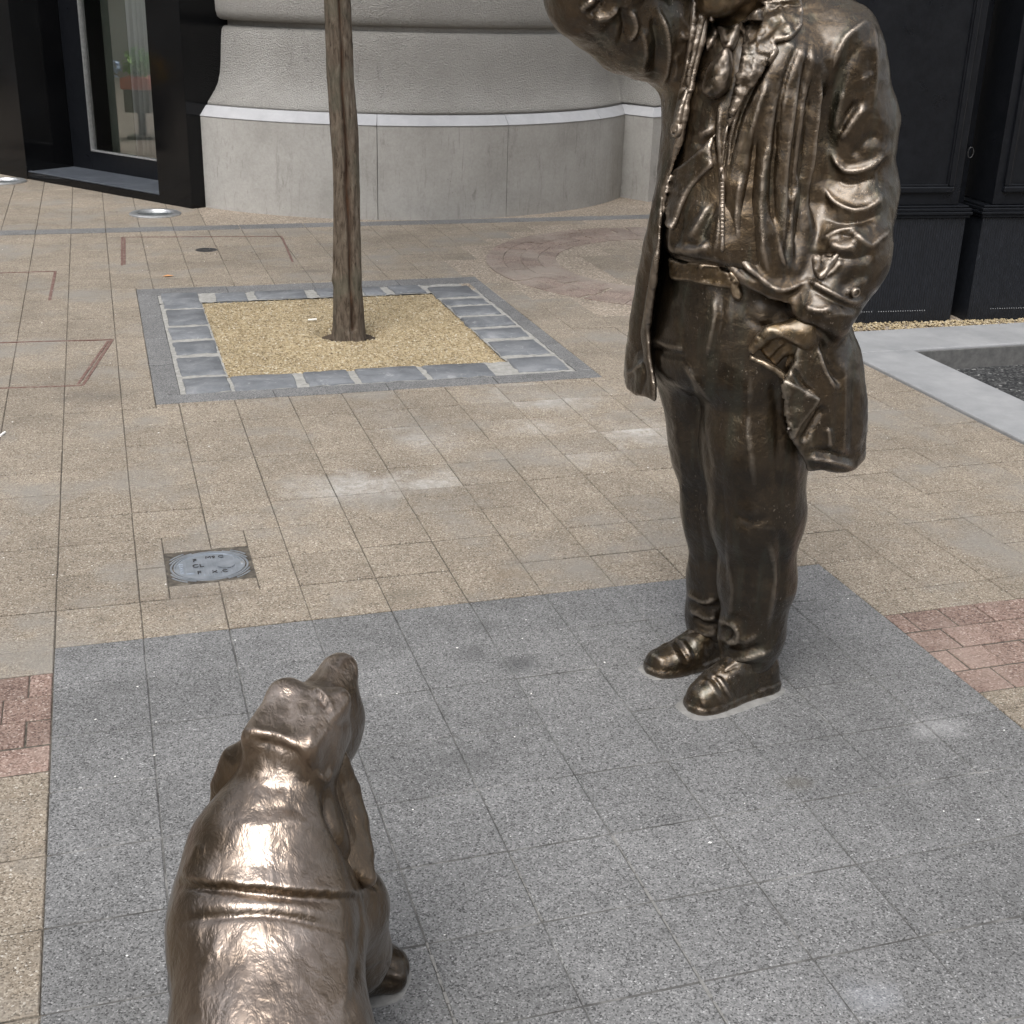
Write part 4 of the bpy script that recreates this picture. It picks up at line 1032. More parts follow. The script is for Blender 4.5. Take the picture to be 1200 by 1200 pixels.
# ------------------------------------------------------------------ bronze
def bronze(name, base, hi, dark, rough, worn, green=(0.062, 0.066, 0.048), coatw=0.45):
    t = NT(name)
    n1 = t.noise(3.2, 5, 0.65); n2 = t.noise(24, 5, 0.7)
    c = t.ramp(n1, [(0.30, dark), (0.52, base), (0.74, hi)])
    c = t.mix(t.ramp(n2, [(0.42, 0.0), (0.70, 0.75)]), c, dark)
    c = t.mix(t.ramp(t.noise(70, 6, .8), [(.52, 0.0), (.72, .6)]), c, hi)
    streak = t.noise(1.0, 4, 0.6, vec=t.mapping(t.pos(), (26, 26, 3.2)))
    c = t.mix(t.ramp(streak, [(0.52, 0.0), (0.70, 0.6)]), c, green)
    pt = t.node('ShaderNodeNewGeometry').outputs['Pointiness']       # hands and weather polish the proud edges
    c = t.mix(t.ramp(pt, [(0.512, 0.0), (0.575, 0.8)]), c, worn)
    fl = t.ramp(t.noise(170, 2, vec=t.mapping(t.pos(), (1.3, 1.3, .7))), [(0.655, 0.0), (0.70, 0.75)])
    c = t.mix(t.math('MULTIPLY', fl, t.ramp(t.noise(6, 4, .7), [(.48, 0.0), (.66, 0.9)])), c, worn)
    rg = t.maprange(t.noise(11, 5, 0.7), 0.3, 0.75, rough-.12, rough+.14)
    rn = t.node('ShaderNodeTexNoise', noise_type='RIDGED_MULTIFRACTAL'); t.l.new(t.pos(), rn.inputs['Vector']); rn.inputs['Scale'].default_value = 26; rn.inputs['Detail'].default_value = 3; rn.inputs['Distortion'].default_value = .6
    b0 = t.bump(rn.outputs['Fac'], 0.22, 0.006)
    b1 = t.bump(t.noise(40, 4, 0.6, dist=0.5), 0.40, 0.010, b0); b2 = t.bump(t.noise(130, 6, 0.8), 0.42, 0.0032, b1)
    return t.fin(c, rg, 0.92, b2, 0.5, **{'Coat Weight': coatw, 'Coat Roughness': 0.27, 'Coat IOR': 1.75})
MAT['bronze'] = bronze('bronze', (0.062, 0.041, 0.021), (0.116, 0.081, 0.046), (0.022, 0.015, 0.008), 0.32, (0.38, 0.32, 0.26))
MAT['bronze_dark'] = bronze('bronze_dark', (0.044, 0.030, 0.016), (0.082, 0.056, 0.031), (0.019, 0.014, 0.009), 0.38, (0.36, 0.31, 0.25))
MAT['bronze_gold'] = bronze('bronze_gold', (0.130, 0.086, 0.040), (0.215, 0.150, 0.080), (0.055, 0.038, 0.020), 0.34, (0.44, 0.35, 0.25))
MAT['bronze_bright'] = bronze('bronze_bright', (0.30, 0.24, 0.19), (0.46, 0.375, 0.31), (0.15, 0.11, 0.075), 0.33, (0.62, 0.51, 0.43))

# ------------------------------------------------------------------ bronze man
MO = (1.27, 2.35, 0.0); MRZ = math.atan2(-.475, .88)
man = empty('bronze_statue', MO, MRZ)
tag(man, 'bronze statue of a standing man in a rumpled open raincoat, one hand in his pocket', 'statue')
fm_ = Frame3(MO, MRZ); P = fm_.P
PHI = -30.0                       # the chest is turned towards the dog
def lv(py, L, R_, v, B, dv=0.0, phi=PHI):
    """one level of the coat: left and right outline pixels at a height -> ellipse"""
    a, b = P(L, py, v), P(R_, py, v); hu = (b[0]-a[0])/2; z = (a[2]+b[2])/2
    A = math.sqrt(max(1e-4, (hu*hu-(B*math.sin(R(phi)))**2)))/math.cos(R(phi)); return (z, (a[0]+b[0])/2, v, A, B, phi)
def shape(f, lo, hi, h, name, mat, parent=man, strokes=(), plates=(), noise_amp=0.0, noise_scale=20.0, fr=fm_, rel=1, crumple=0.0):
    V, F = nets(f, lo, hi, h); V = relax(V, F, rel, .5)
    V = sculpt(fr, V.astype(float), F, strokes, noise_amp, noise_scale, plates, crumple)
    o = link(name, qmesh(name, V, F), parent, MAT[mat]); return o, bvh_of(V, F)

# trousers -------------------------------------------------------------
footL_heel, footL_toe = G(905, 803), G(806, 834)
footR_heel, footR_toe = (1.375, 2.475), G(758, 790)
def loc(w, z=0.0): d = fm_.A.T @ (np.array([w[0], w[1], 0])-fm_.O); return np.array([d[0], d[1], z])
hipL, kneeL, ankL = P(884, 425, -.02), P(887, 600, -.055), P(875, 775, -.035)
hipR, kneeR, ankR = P(826, 425, .05), P(848, 600, .06), P(834, 745, .105)
def f_trousers(Q):
    d = stack(Q, [lv(322, 775, 955, .0, .135), lv(360, 768, 962, .0, .150), lv(420, 760, 962, .005, .155), lv(455, 764, 955, .01, .14), lv(480, 772, 950, .015, .12)])
    zt = P(850, 296, -.1)[2]; zb = P(850, 462, -.05)[2]
    d = smax(d, Q[:, 2]-zt, .02); d = smax(d, zb-Q[:, 2], .05)
    l = chain(Q, [(hipL, .118), (P(884, 520, -.045), .105), (kneeL, .092), (P(887, 680, -.045), .075), (P(882, 740, -.035), .063), (ankL, .058)], .05)
    r = chain(Q, [(hipR, .110), (P(840, 520, .055), .092), (kneeR, .083), (P(845, 680, .085), .067), (P(838, 722, .10), .058), (ankR, .050)], .05)
    d = smin(smin(d, l, .03), r, .03) if False else smin(d, smin(l, r, .006), .03)
    d = smin(d, cone(Q, P(928, 408, -.095), P(908, 452, -.075), .050, .040), .05)
    return smax(d, .055-Q[:, 2], .015)
tr_strokes = [([(803, 425), (818, 450), (837, 472)], 4, .007), ([(800, 430), (812, 460), (822, 500), (832, 560)], 5, -.006), ([(760, 405), (780, 414), (806, 418)], 4, -.006), ([(762, 398), (785, 405), (806, 410)], 4, .005),
    ([(790, 345), (800, 380), (803, 420)], 6, -.004), ([(838, 345), (836, 380), (828, 420)], 5, .005), ([(846, 345), (843, 385), (836, 430)], 4, -.004), ([(880, 430), (878, 500), (884, 580)], 9, .006), ([(905, 440), (912, 500), (908, 590)], 9, -.006), ([(925, 480), (932, 540), (930, 600)], 7, .006),
    ([(860, 600), (880, 612), (905, 606)], 7, -.004), ([(850, 640), (858, 690), (856, 730)], 5, .005), ([(845, 560), (848, 620), (850, 690)], 4, -.004), ([(900, 630), (908, 680), (898, 740)], 6, .006), ([(915, 620), (914, 680), (904, 740)], 5, -.006), ([(870, 650), (872, 700), (868, 740)], 7, -.005),
    ([(841, 728), (859, 731), (866, 746), (852, 757)], 3.5, .011), ([(845, 737), (856, 741), (852, 750)], 3, -.010), ([(838, 766), (856, 773), (880, 770), (905, 760)], 3, .009), ([(845, 759), (870, 764), (895, 755)], 3, -.008), ([(842, 748), (870, 752), (890, 742)], 3, .006), ([(846, 779), (870, 783), (900, 776)], 3, -.007),
    ([(806, 694), (823, 704), (840, 701)], 3.5, .011), ([(806, 703), (824, 713), (842, 709)], 3, -.010), ([(808, 714), (826, 724), (842, 722)], 3.5, .010), ([(812, 724), (828, 733), (842, 731)], 3, -.009), ([(812, 736), (826, 743), (842, 741)], 3, .007), ([(800, 560), (804, 620), (812, 680)], 5, .005), ([(815, 560), (820, 620), (826, 680)], 5, -.005),
    ([(790, 480), (798, 540), (806, 600)], 6, .004), ([(868, 345), (880, 375), (905, 385)], 5, -.005)]
tro, tro_t = shape(f_trousers, (-.34, -.32, .03), (.30, .30, 1.0), .0058, 'trousers', 'bronze_dark', strokes=tr_strokes, noise_amp=.0022, noise_scale=14, crumple=.0035)

# shirt and jacket front ------------------------------------------------
def f_shirt(Q):
    d = stack(Q, [lv(325, 782, 952, -.02, .140), lv(300, 778, 955, -.025, .150), lv(265, 780, 955, -.025, .150), lv(200, 786, 960, -.01, .138), lv(120, 792, 965, .0, .130), lv(60, 800, 960, .01, .115), lv(35, 815, 945, .02, .095), lv(15, 835, 915, .03, .07)])
    zt = P(860, 28, -.05)[2]; zb = P(850, 312, -.14)[2]
    return smax(smax(d, Q[:, 2]-zt, .02), zb-Q[:, 2], .02)
sh_strokes = [([(785, 299), (812, 306), (848, 312)], 3.5, -.008), ([(792, 290), (812, 294), (832, 286)], 7, .008), ([(803, 283), (818, 286), (830, 276)], 4, -.007), ([(838, 240), (828, 262), (820, 282)], 4, -.006), ([(830, 240), (818, 265), (808, 280)], 4, .006),
    ([(800, 250), (797, 270), (794, 290)], 4, -.005), ([(790, 262), (787, 282), (790, 298)], 4, .006), ([(845, 120), (843, 160), (845, 200)], 4, .006), ([(838, 130), (836, 160), (838, 192)], 3, -.007), ([(812, 165), (824, 168), (836, 158)], 3.5, -.008), ([(818, 158), (830, 155), (838, 150)], 3, .006),
    ([(806, 120), (801, 150), (795, 180)], 3, -.006), ([(812, 90), (806, 130), (798, 170)], 3.5, .005), ([(870, 80), (862, 120), (852, 160)], 4, -.004), ([(838, 300), (842, 270), (845, 240)], 3, .004)]
shirt, shirt_t = shape(f_shirt, (-.30, -.24, .86), (.24, .20, 1.46), .0050, 'shirt', 'bronze', strokes=sh_strokes, noise_amp=.0018, noise_scale=22, crumple=.005)

# coat -------------------------------------------------------------------
coat_lv = [lv(552, 722, 1010, .035, .185), lv(470, 726, 1016, .03, .190), lv(400, 733, 1010, .02, .185), lv(340, 744, 990, .012, .178), lv(280, 757, 978, .005, .172), lv(200, 771, 975, .005, .160), lv(105, 777, 985, .012, .150), lv(60, 783, 990, .02, .135), lv(30, 800, 975, .03, .105), lv(8, 815, 955, .04, .085)]
inner_lv = [(z, x, y, A-.022, B-.022, p) for z, x, y, A, B, p in coat_lv]
def edge_u(rows, v): q = np.array([P(px, py, v) for px, py in rows]); o_ = np.argsort(q[:, 2]); return q[o_, 2], q[o_, 0]
zL, uL = edge_u([(832, -20), (829, 10), (818, 60), (804, 125), (795, 165), (785, 205), (776, 235), (773, 265), (772, 300), (766, 345), (757, 395), (760, 430), (766, 460), (768, 560)], -.12)
zR, uR = edge_u([(890, -20), (880, 20), (872, 60), (861, 120), (852, 165), (848, 200), (846, 296), (852, 312), (868, 330), (895, 345), (925, 356), (936, 380), (930, 420), (917, 445), (921, 480), (928, 512), (944, 540), (948, 570)], -.15)
elbR, shR_, = P(697, -8, -.10), P(806, 40, .03)
shL_, elbL, wriL = P(980, 68, .005), P(995, 232, .015), P(960, 366, -.120)
handR = P(812, -150, -.20)
zhemL, zhemR = P(745, 470, -.07)[2], P(1000, 546, -.10)[2]
def f_coat(Q):
    d = stack(Q, coat_lv); di = stack(Q, inner_lv); u, v, z = Q[:, 0], Q[:, 1], Q[:, 2]
    d = smin(d, cone(Q, P(978, 46, .02), P(905, 12, .05), .070, .06), .05)
    d = smin(d, cone(Q, P(1003, 30, .01), P(975, 26, .02), .026, .03), .03)
    d = smin(d, cone(Q, P(812, 45, .03), P(850, 12, .05), .07, .06), .05)
    zt = P(880, -8, .04)[2]; d = smax(d, z-zt-.02, .03)
    a = chain(Q, [(shL_, .089), (P(994, 150, .02), .086), (elbL, .086), (P(990, 300, -.055), .079), (wriL, .064)], .03)
    b = chain(Q, [(shR_, .104), (P(745, 22, -.03), .096), (elbR, .085), (P(735, -75, -.16), .07), (P(790, -128, -.19), .058)], .04)
    solid = smin(smin(d, a, .022), b, .045)
    sh = smax(solid, -di, .010)
    cut = np.maximum(np.maximum(np.interp(z, zL, uL)-u, u-np.interp(z, zR, uR)), v-np.interp(z, [.5, .9, 1.1, 1.4], [.02, .0, -.01, .02]))
    sh = smax(sh, -cut, .010)
    hem = zhemL+(zhemR-zhemL)*np.clip((u+.22)/.30, 0, 1)+.006*np.sin(u*55)
    sh = smax(sh, hem-z, .008)
    neck = cone(Q, P(868, 30, .0), P(872, -60, .0), .062, .07); sh = smax(sh, -neck, .01)
    cuffn = cone(Q, wriL, wriL+(wriL-elbL)*.6, .046, .05); sh = smax(sh, -smax(cuffn, -cone(Q, wriL, wriL+(wriL-elbL)*1.0, .3, .3), .01), .01)
    # keep the forearm solid where the torso hollow would eat it
    return smin(sh, smax(a, -cuffn, .01), .012)
coat_strokes = [
 ([(887, 150), (881, 205), (876, 242), (881, 297), (892, 318)], 4.5, -.016), ([(870, 200), (864, 245), (866, 290)], 6, .007), ([(898, 170), (892, 230), (894, 290), (902, 325)], 6, .009),
 ([(938, 46), (925, 77), (914, 119), (909, 160), (906, 230), (911, 300)], 4, -.016), ([(931, 60), (919, 100), (905, 150), (900, 200)], 6, .007), ([(948, 48), (944, 86), (936, 134), (930, 190), (926, 260), (920, 320)], 4, -.015), ([(938, 90), (928, 140), (921, 200), (918, 290)], 6, .010),
 ([(956, 86), (952, 125), (946, 172), (940, 250), (934, 310)], 6, -.022), ([(962, 92), (962, 118), (957, 160), (951, 220)], 3.5, .009), ([(972, 104), (966, 150), (961, 195), (956, 265)], 5, -.024),
 ([(904, 64), (884, 100), (866, 140), (852, 196)], 4, -.014), ([(900, 95), (888, 130), (878, 165)], 4, .006), ([(905, 40), (935, 60), (960, 75)], 8, .004),
 ([(866, 305), (890, 326), (915, 340), (946, 330)], 5, .012), ([(855, 300), (872, 318), (892, 330)], 4, -.012), ([(905, 250), (912, 290), (924, 318)], 4, .009), ([(925, 240), (936, 225), (944, 205)], 5, .008),
 # sleeve on the right
 ([(1021, 23), (1007, 31), (992, 44), (980, 66), (975, 84)], 4.28, 0.0063), ([(1012, 48), (994, 72), (980, 105), (972, 150), (968, 190)], 8.55, -0.0098), ([(1023, 27), (1026, 57), (1026, 96), (1022, 125)], 3.33, 0.0046), ([(1009, 94), (1023, 86)], 2.85, 0.0034),
 ([(988, 105), (982, 130), (978, 152)], 6.65, 0.0058), ([(1007, 117), (992, 137), (984, 158)], 4.28, -0.0081), ([(1013, 123), (997, 146), (984, 164)], 4.28, 0.0075), ([(998, 184), (1014, 166), (1034, 158)], 8.55, -0.0104),
 ([(972, 178), (984, 194), (994, 201), (1015, 197), (1032, 184), (1037, 170)], 4.75, 0.0098), ([(975, 208), (996, 216), (1024, 208)], 6.65, -0.0086), ([(964, 212), (968, 226), (980, 238), (996, 247), (1012, 246), (1027, 236), (1034, 220)], 5.70, 0.0098),
 ([(968, 258), (1000, 260), (1032, 252)], 5.70, -0.0104), ([(962, 283), (982, 271), (998, 267), (1005, 261)], 3.80, 0.0063), ([(998, 270), (1008, 281), (1020, 288), (1032, 278), (1042, 268)], 4.75, 0.0086), ([(970, 284), (988, 292), (1004, 288)], 6.65, 0.0069), ([(980, 303), (1005, 302), (1025, 296)], 6.65, -0.0075), ([(985, 275), (1000, 279)], 3.80, -0.0058),
 ([(950, 297), (968, 300), (984, 298)], 3.33, -0.0069), ([(958, 330), (975, 318), (988, 302)], 3.80, 0.0058), ([(946, 327), (964, 338), (984, 348), (1000, 354), (1014, 350)], 3.33, 0.0063), ([(950, 338), (970, 349), (990, 358), (1008, 362)], 3.80, -0.0063), ([(988, 346), (1004, 334), (1018, 326)], 3.80, 0.0052), ([(942, 359), (960, 364), (976, 360)], 3.80, 0.0058), ([(962, 372), (985, 368), (1002, 372)], 4.75, 0.0034),
 ([(920, 370), (944, 382), (964, 392), (976, 404)], 3.33, -0.0063), ([(1042, 150), (1030, 200), (1036, 250)], 3.80, -0.0034),
 # skirt with its turned-back lining
 ([(966, 476), (952, 497), (938, 521)], 5, -.012), ([(930, 432), (940, 450), (955, 462)], 3, -.010), ([(962, 398), (970, 425), (984, 452)], 5, -.012), ([(958, 405), (966, 432), (978, 455)], 4, .010), ([(988, 420), (990, 480), (985, 540)], 6, .007), ([(1000, 420), (1002, 480), (998, 540)], 5, -.006), ([(945, 536), (970, 540), (1002, 548)], 3.5, .008), ([(948, 528), (975, 531), (1000, 538)], 3, -.006), ([(970, 500), (972, 525)], 4, .006),
 # raised sleeve on the left
 ([(737, 10), (744, 30), (737, 48)], 4.5, .012), ([(727, 8), (732, 30), (728, 50)], 4, -.010), ([(772, 14), (781, 40), (783, 78), (778, 100)], 4, .010), ([(765, 20), (770, 50), (768, 85)], 6, -.012), ([(680, 12), (697, -2)], 5, .010), ([(690, 18), (706, 2)], 4, -.010), ([(697, 21), (712, 18), (724, 8)], 4, .010), ([(750, 30), (757, 60), (752, 88)], 6, .008), ([(664, 30), (690, 40), (720, 70)], 9, -.004),
 # left flap
 ([(829, 4), (818, 60), (804, 125), (796, 163), (787, 200)], 4, .011), ([(818, 20), (806, 80), (794, 130)], 5, -.009), ([(795, 40), (806, 44), (812, 30)], 4, .008), ([(790, 60), (793, 80), (790, 96)], 5, .007), ([(778, 190), (772, 225), (764, 262), (758, 300)], 5, .006), ([(766, 275), (757, 310), (750, 350), (744, 400), (752, 440), (748, 468)], 4.5, -.018), ([(772, 280), (766, 320), (760, 360), (755, 392)], 4, .008), ([(757, 270), (748, 315), (738, 360), (730, 400), (728, 440)], 5, .008), ([(745, 400), (738, 425), (742, 450)], 5, -.008), ([(732, 440), (744, 432), (752, 420)], 3, .006), ([(800, 98), (806, 112), (802, 128)], 3, -.005)]
coat, coat_t = shape(f_coat, (-.56, -.36, .48), (.36, .30, 1.80), .0042, 'raincoat', 'bronze', rel=1, strokes=coat_strokes, noise_amp=.0022, noise_scale=16, crumple=.0055)

# small cloth pieces on the coat and shirt
all_t = [shirt_t, coat_t, tro_t]
patch(fm_, [shirt_t, coat_t], [(876, -4), (900, 0), (936, -4), (941, 14), (939, 33), (926, 47), (910, 51), (913, 60), (904, 74), (893, 84), (884, 98), (874, 112), (864, 130), (855, 150), (850, 172), (846, 196), (848, 160), (856, 120), (866, 80), (872, 40)], .014, 'lapel', MAT['bronze'], coat, edge=3, wob=.004)
patch(fm_, [shirt_t, coat_t], [(812, -6), (829, -6), (827, 20), (818, 58), (808, 100), (800, 132), (795, 158), (789, 150), (794, 118), (803, 70), (808, 30)], .010, 'lapel', MAT['bronze'], coat, edge=3, wob=.003)
patch(fm_, [shirt_t], [(866, 30), (884, 12), (894, 10), (897, 30), (893, 44), (886, 54), (876, 49), (870, 40)], .012, 'collar', MAT['bronze'], shirt, edge=3, wob=.004)
patch(fm_, [shirt_t], [(829, -2), (835, 10), (839, 32), (843, 36), (836, 52), (829, 60), (827, 40)], .010, 'collar', MAT['bronze'], shirt, edge=3, wob=.003)
tie = patch(fm_, [shirt_t], [(850, 58), (857, 59), (859, 72), (858, 90), (854, 105), (846, 113), (836, 117), (827, 113), (825, 104), (829, 88), (838, 72)], .034, 'tie', MAT['bronze'], man, edge=13, wob=.003)
patch(fm_, [shirt_t], [(842, 34), (854, 36), (868, 31), (866, 44), (859, 59), (849, 59), (845, 46)], .022, 'knot', MAT['bronze'], tie, edge=5, wob=.004)
patch(fm_, [shirt_t, coat_t], [(838, 157), (834, 176), (836, 195), (822, 208), (810, 222), (801, 240), (793, 262), (788, 270), (779, 262), (776, 246), (778, 225), (782, 210), (790, 200), (806, 188), (822, 174)], .009, 'jacket_flap', MAT['bronze'], shirt, edge=3, wob=.002)
patch(fm_, [shirt_t, coat_t], [(843, 198), (849, 198), (850, 240), (849, 292), (844, 292), (843, 250)], .009, 'placket', MAT['bronze'], shirt, edge=2, step=1.6)
pk = MB()
for k in range(15):
    h = shirt_t.ray_cast(Vector(fm_.eye), Vector(fm_.dirn(846.4, 210+k*4.7))); h2 = coat_t.ray_cast(Vector(fm_.eye), Vector(fm_.dirn(846.4, 210+k*4.7)))
    q = h if h2[0] is None or (h[0] is not None and h[3] < h2[3]) else h2
    if q[0] is not None: c_ = q[0]-Vector(fm_.dirn(846.4, 210+k*4.7))*.0095; pk.box(c_.x-.0032, c_.x+.0032, c_.y-.0012, c_.y+.0025, c_.z-.0018, c_.z+.0018, .001)
pk.build('stitching', MAT['bronze'], shirt, True)
patch(fm_, [tro_t, shirt_t], [(786, 302), (800, 306), (820, 309), (842, 312), (856, 318), (862, 330), (866, 338), (850, 338), (830, 334), (808, 330), (788, 327)], .015, 'belt', MAT['bronze_gold'], tro, edge=3, wob=.004)
patch(fm_, [tro_t, shirt_t, coat_t], [(856, 318), (866, 330), (871, 345), (866, 353), (859, 349), (856, 336)], .020, 'belt_end', MAT['bronze_gold'], tro, edge=5)
patch(fm_, [coat_t], [(951, 299), (968, 297), (983, 298), (975, 314), (964, 328), (954, 322)], .012, 'cuff_strap', MAT['bronze'], coat, edge=4, wob=.004)
patch(fm_, [coat_t], [(917, 444), (935, 452), (961, 467), (950, 484), (938, 500), (930, 516), (921, 505), (917, 480)], .008, 'turned_lining', MAT['bronze_dark'], coat, edge=3, wob=.002)
def button(px, py, r, par):
    h = coat_t.ray_cast(Vector(fm_.eye), Vector(fm_.dirn(px, py)))
    if h[0] is None: return
    n_ = h[1]; n_ = n_ if n_.dot(Vector(fm_.dirn(px, py))) < 0 else -n_
    bb = MB().lathe([(r, -.004), (r, .003), (r*.85, .006), (r*.62, .0055), (r*.55, .003), (r*.3, .003), (0, .0034)], 20).build('button', MAT['bronze'], par, True)
    bb.matrix_parent_inverse = Matrix(); q_ = n_.to_track_quat('Z', 'Y'); bb.location = h[0]+n_*.002; bb.rotation_mode = 'QUATERNION'; bb.rotation_quaternion = q_
patch(fm_, [tro_t], [(880, 415), (893, 421), (908, 428), (922, 438), (931, 448), (924, 451), (907, 437), (892, 428), (878, 421)], .013, 'pocket_edge', MAT['bronze_gold'], tro, edge=3, wob=.003)
button(794, 152, .0150, coat)
button(1001, 342, .010, coat)

# body: head, neck and both hands in one skin -------------------------------
HC = P(858, -62, -.035); hf = np.array([-.55, -.80, -.18]); HF = frame(hf)
def hp(x, y, z): return HC+HF @ np.array([x, y, z])          # forward, his left, up
nk0, nk1 = P(868, 42, .012), P(866, -10, .0)
pal0, pal1 = wriL+np.array([.0, -.006, .0]), P(922, 398, -.160)
def f_body(Q):
    d = cone(Q, nk0, nk1, .062, .058)
    h = ell(Q, hp(-.012, 0, .035), (.095, .074, .085), HF)
    h = smin(h, ell(Q, hp(.022, 0, -.035), (.066, .058, .075), HF), .03)
    h = smin(h, ell(Q, hp(.066, 0, -.088), (.026, .030, .022), HF), .025)                # chin
    h = smin(h, cone(Q, hp(-.02, .052, -.035), hp(.055, .025, -.085), .026, .022), .02); h = smin(h, cone(Q, hp(-.02, -.052, -.035), hp(.055, -.025, -.085), .026, .022), .02)
    h = smin(h, cone(Q, hp(.075, .045, .024), hp(.082, -.045, .024), .014, .014), .018)  # brow
    for s_ in (1, -1):
        h = smax(h, -ell(Q, hp(.088, .031*s_, .006), (.017, .020, .011), HF), .012)      # eye sockets
        h = smin(h, ell(Q, hp(.069, .031*s_, .006), (.0125, .0135, .0115), HF), .004)    # eyeballs
        h = smin(h, ell(Q, hp(.060, .048*s_, -.025), (.022, .02, .018), HF), .02)        # cheeks
        h = smin(h, ell(Q, hp(-.012, .076*s_, -.004), (.018, .010, .032), HF), .008)     # ears
        h = smin(h, ell(Q, hp(.093, .012*s_, -.030), (.011, .010, .009), HF), .008)      # nostrils
    h = smin(h, cone(Q, hp(.082, 0, .018), hp(.106, 0, -.026), .009, .013), .012)         # nose
    h = smin(h, ell(Q, hp(.081, 0, -.054), (.011, .026, .008), HF), .008); h = smin(h, ell(Q, hp(.079, 0, -.069), (.011, .022, .008), HF), .008)
    h = smax(h, -ell(Q, hp(.094, 0, -.0615), (.010, .027, .0022), HF), .004)              # mouth line
    d = smin(d, h, .03)
    # hand in the pocket: palm, knuckles, four fingers going down into the cloth, thumb outside
    k = .012
    a = cone(Q, wriL+(elbL-wriL)*.25, pal0, .034, .032)
    a = smin(a, cone(Q, pal0, P(940, 392, -.156), .031, .030), .02)
    a = smin(a, cone(Q, P(940, 385, -.152), P(925, 390, -.160), .026, .020), k); a = smin(a, cone(Q, P(942, 402, -.146), P(931, 406, -.150), .026, .020), k)
    for i, (x0, y0, x1, y1, x2, y2, v0) in enumerate(((910, 388, 897, 402, 893, 424, -.166), (914, 399, 902, 412, 899, 432, -.162), (920, 410, 909, 421, 907, 440, -.155), (929, 419, 919, 429, 916, 446, -.147))):
        r0 = (.0108, .0110, .0105, .0092)[i]
        a = smin(a, chain(Q, [(P(x0+12, y0-2, v0+.006), r0*1.05), (P(x0, y0, v0-.003), r0*1.05), (P(x1, y1, v0+.004), r0*.92), (P(x2, y2, v0+.040), r0*.85)], .004), .0035)
    a = smin(a, chain(Q, [(P(928, 386, -.162), .019), (P(902, 389, -.174), .0135), (P(891, 399, -.172), .0118), (P(882, 409, -.166), .0098)], .006), .009)
    # the other hand, raised to the brow
    w0 = P(790, -128, -.19); hr = P(815, -148, -.205); dirv = (HC-hr); dirv /= np.linalg.norm(dirv)
    b = cone(Q, w0+(elbR-w0)*.3, w0, .034, .030); b = smin(b, cone(Q, w0, hr, .030, .032), .02)
    for i, (du, dz) in enumerate(((0, .03), (.012, .012), (.018, -.006), (.02, -.024))):
        L = (.070, .078, .073, .058)[i]; base = hr+np.array([du, -.004, dz]); m_ = base+np.array([.035, .006, .010]); e_ = m_+dirv*.02+np.array([L*.45, .02, .004])
        b = smin(b, chain(Q, [(base, .0125), (m_, .0110), (e_, .0092)], .006), .007)
    b = smin(b, chain(Q, [(hr+np.array([-.005, -.02, -.01]), .016), (hr+np.array([.02, -.035, -.045]), .0125), (hr+np.array([.045, -.03, -.065]), .010)], .006), .010)
    # the arms run on inside the sleeves to the shoulders, so head, arms and hands are one skin
    a = smin(a, chain(Q, [(wriL, .034), (elbL, .045), (shL_, .055), (nk0+np.array([0, .01, -.03]), .055)], .02), .02)
    b = smin(b, chain(Q, [(w0, .032), (elbR, .045), (shR_, .055), (nk0+np.array([0, .01, -.03]), .055)], .02), .02)
    return smin(np.minimum(a, b), d, .01)
body_strokes = [([(884, 398), (889, 402)], 1.8, -.0035), ([(888, 393), (894, 397)], 1.8, -.003), ([(905, 386), (922, 395), (940, 404)], 3, .004), ([(912, 398), (926, 405), (938, 410)], 3, -.004)]
body, body_t = shape(f_body, (-.56, -.36, .66), (.36, .16, 1.82), .0042, 'body', 'bronze_gold', strokes=body_strokes, noise_amp=.0012, noise_scale=30, rel=1)
def f_hair(Q):
    d = ell(Q, hp(-.022, 0, .048), (.098, .083, .090), HF)
    d = smin(d, ell(Q, hp(.045, .0, .098), (.045, .062, .026), HF), .03); d = smin(d, ell(Q, hp(-.075, 0, -.02), (.035, .066, .05), HF), .04)
    for s_ in (1, -1): d = smin(d, ell(Q, hp(-.02, .072*s_, .03), (.045, .016, .05), HF), .02)
    d = smax(d, -ell(Q, hp(.085, 0, -.02), (.075, .062, .095), HF), .012)
    for s_ in (1, -1): d = smax(d, -ell(Q, hp(-.008, .085*s_, -.01), (.02, .022, .03), HF), .008)
    q = (Q-HC) @ HF; ang = np.arctan2(q[:, 1], q[:, 2]+.02)
    return d+.0035*np.sin(ang*16+q[:, 0]*30+3*np.sin(q[:, 2]*40))+.002*np.sin(q[:, 0]*120+ang*9)
shape(f_hair, (-.34, -.26, 1.42), (.14, .22, 1.80), .0042, 'hair', 'bronze', noise_amp=.003, noise_scale=30)

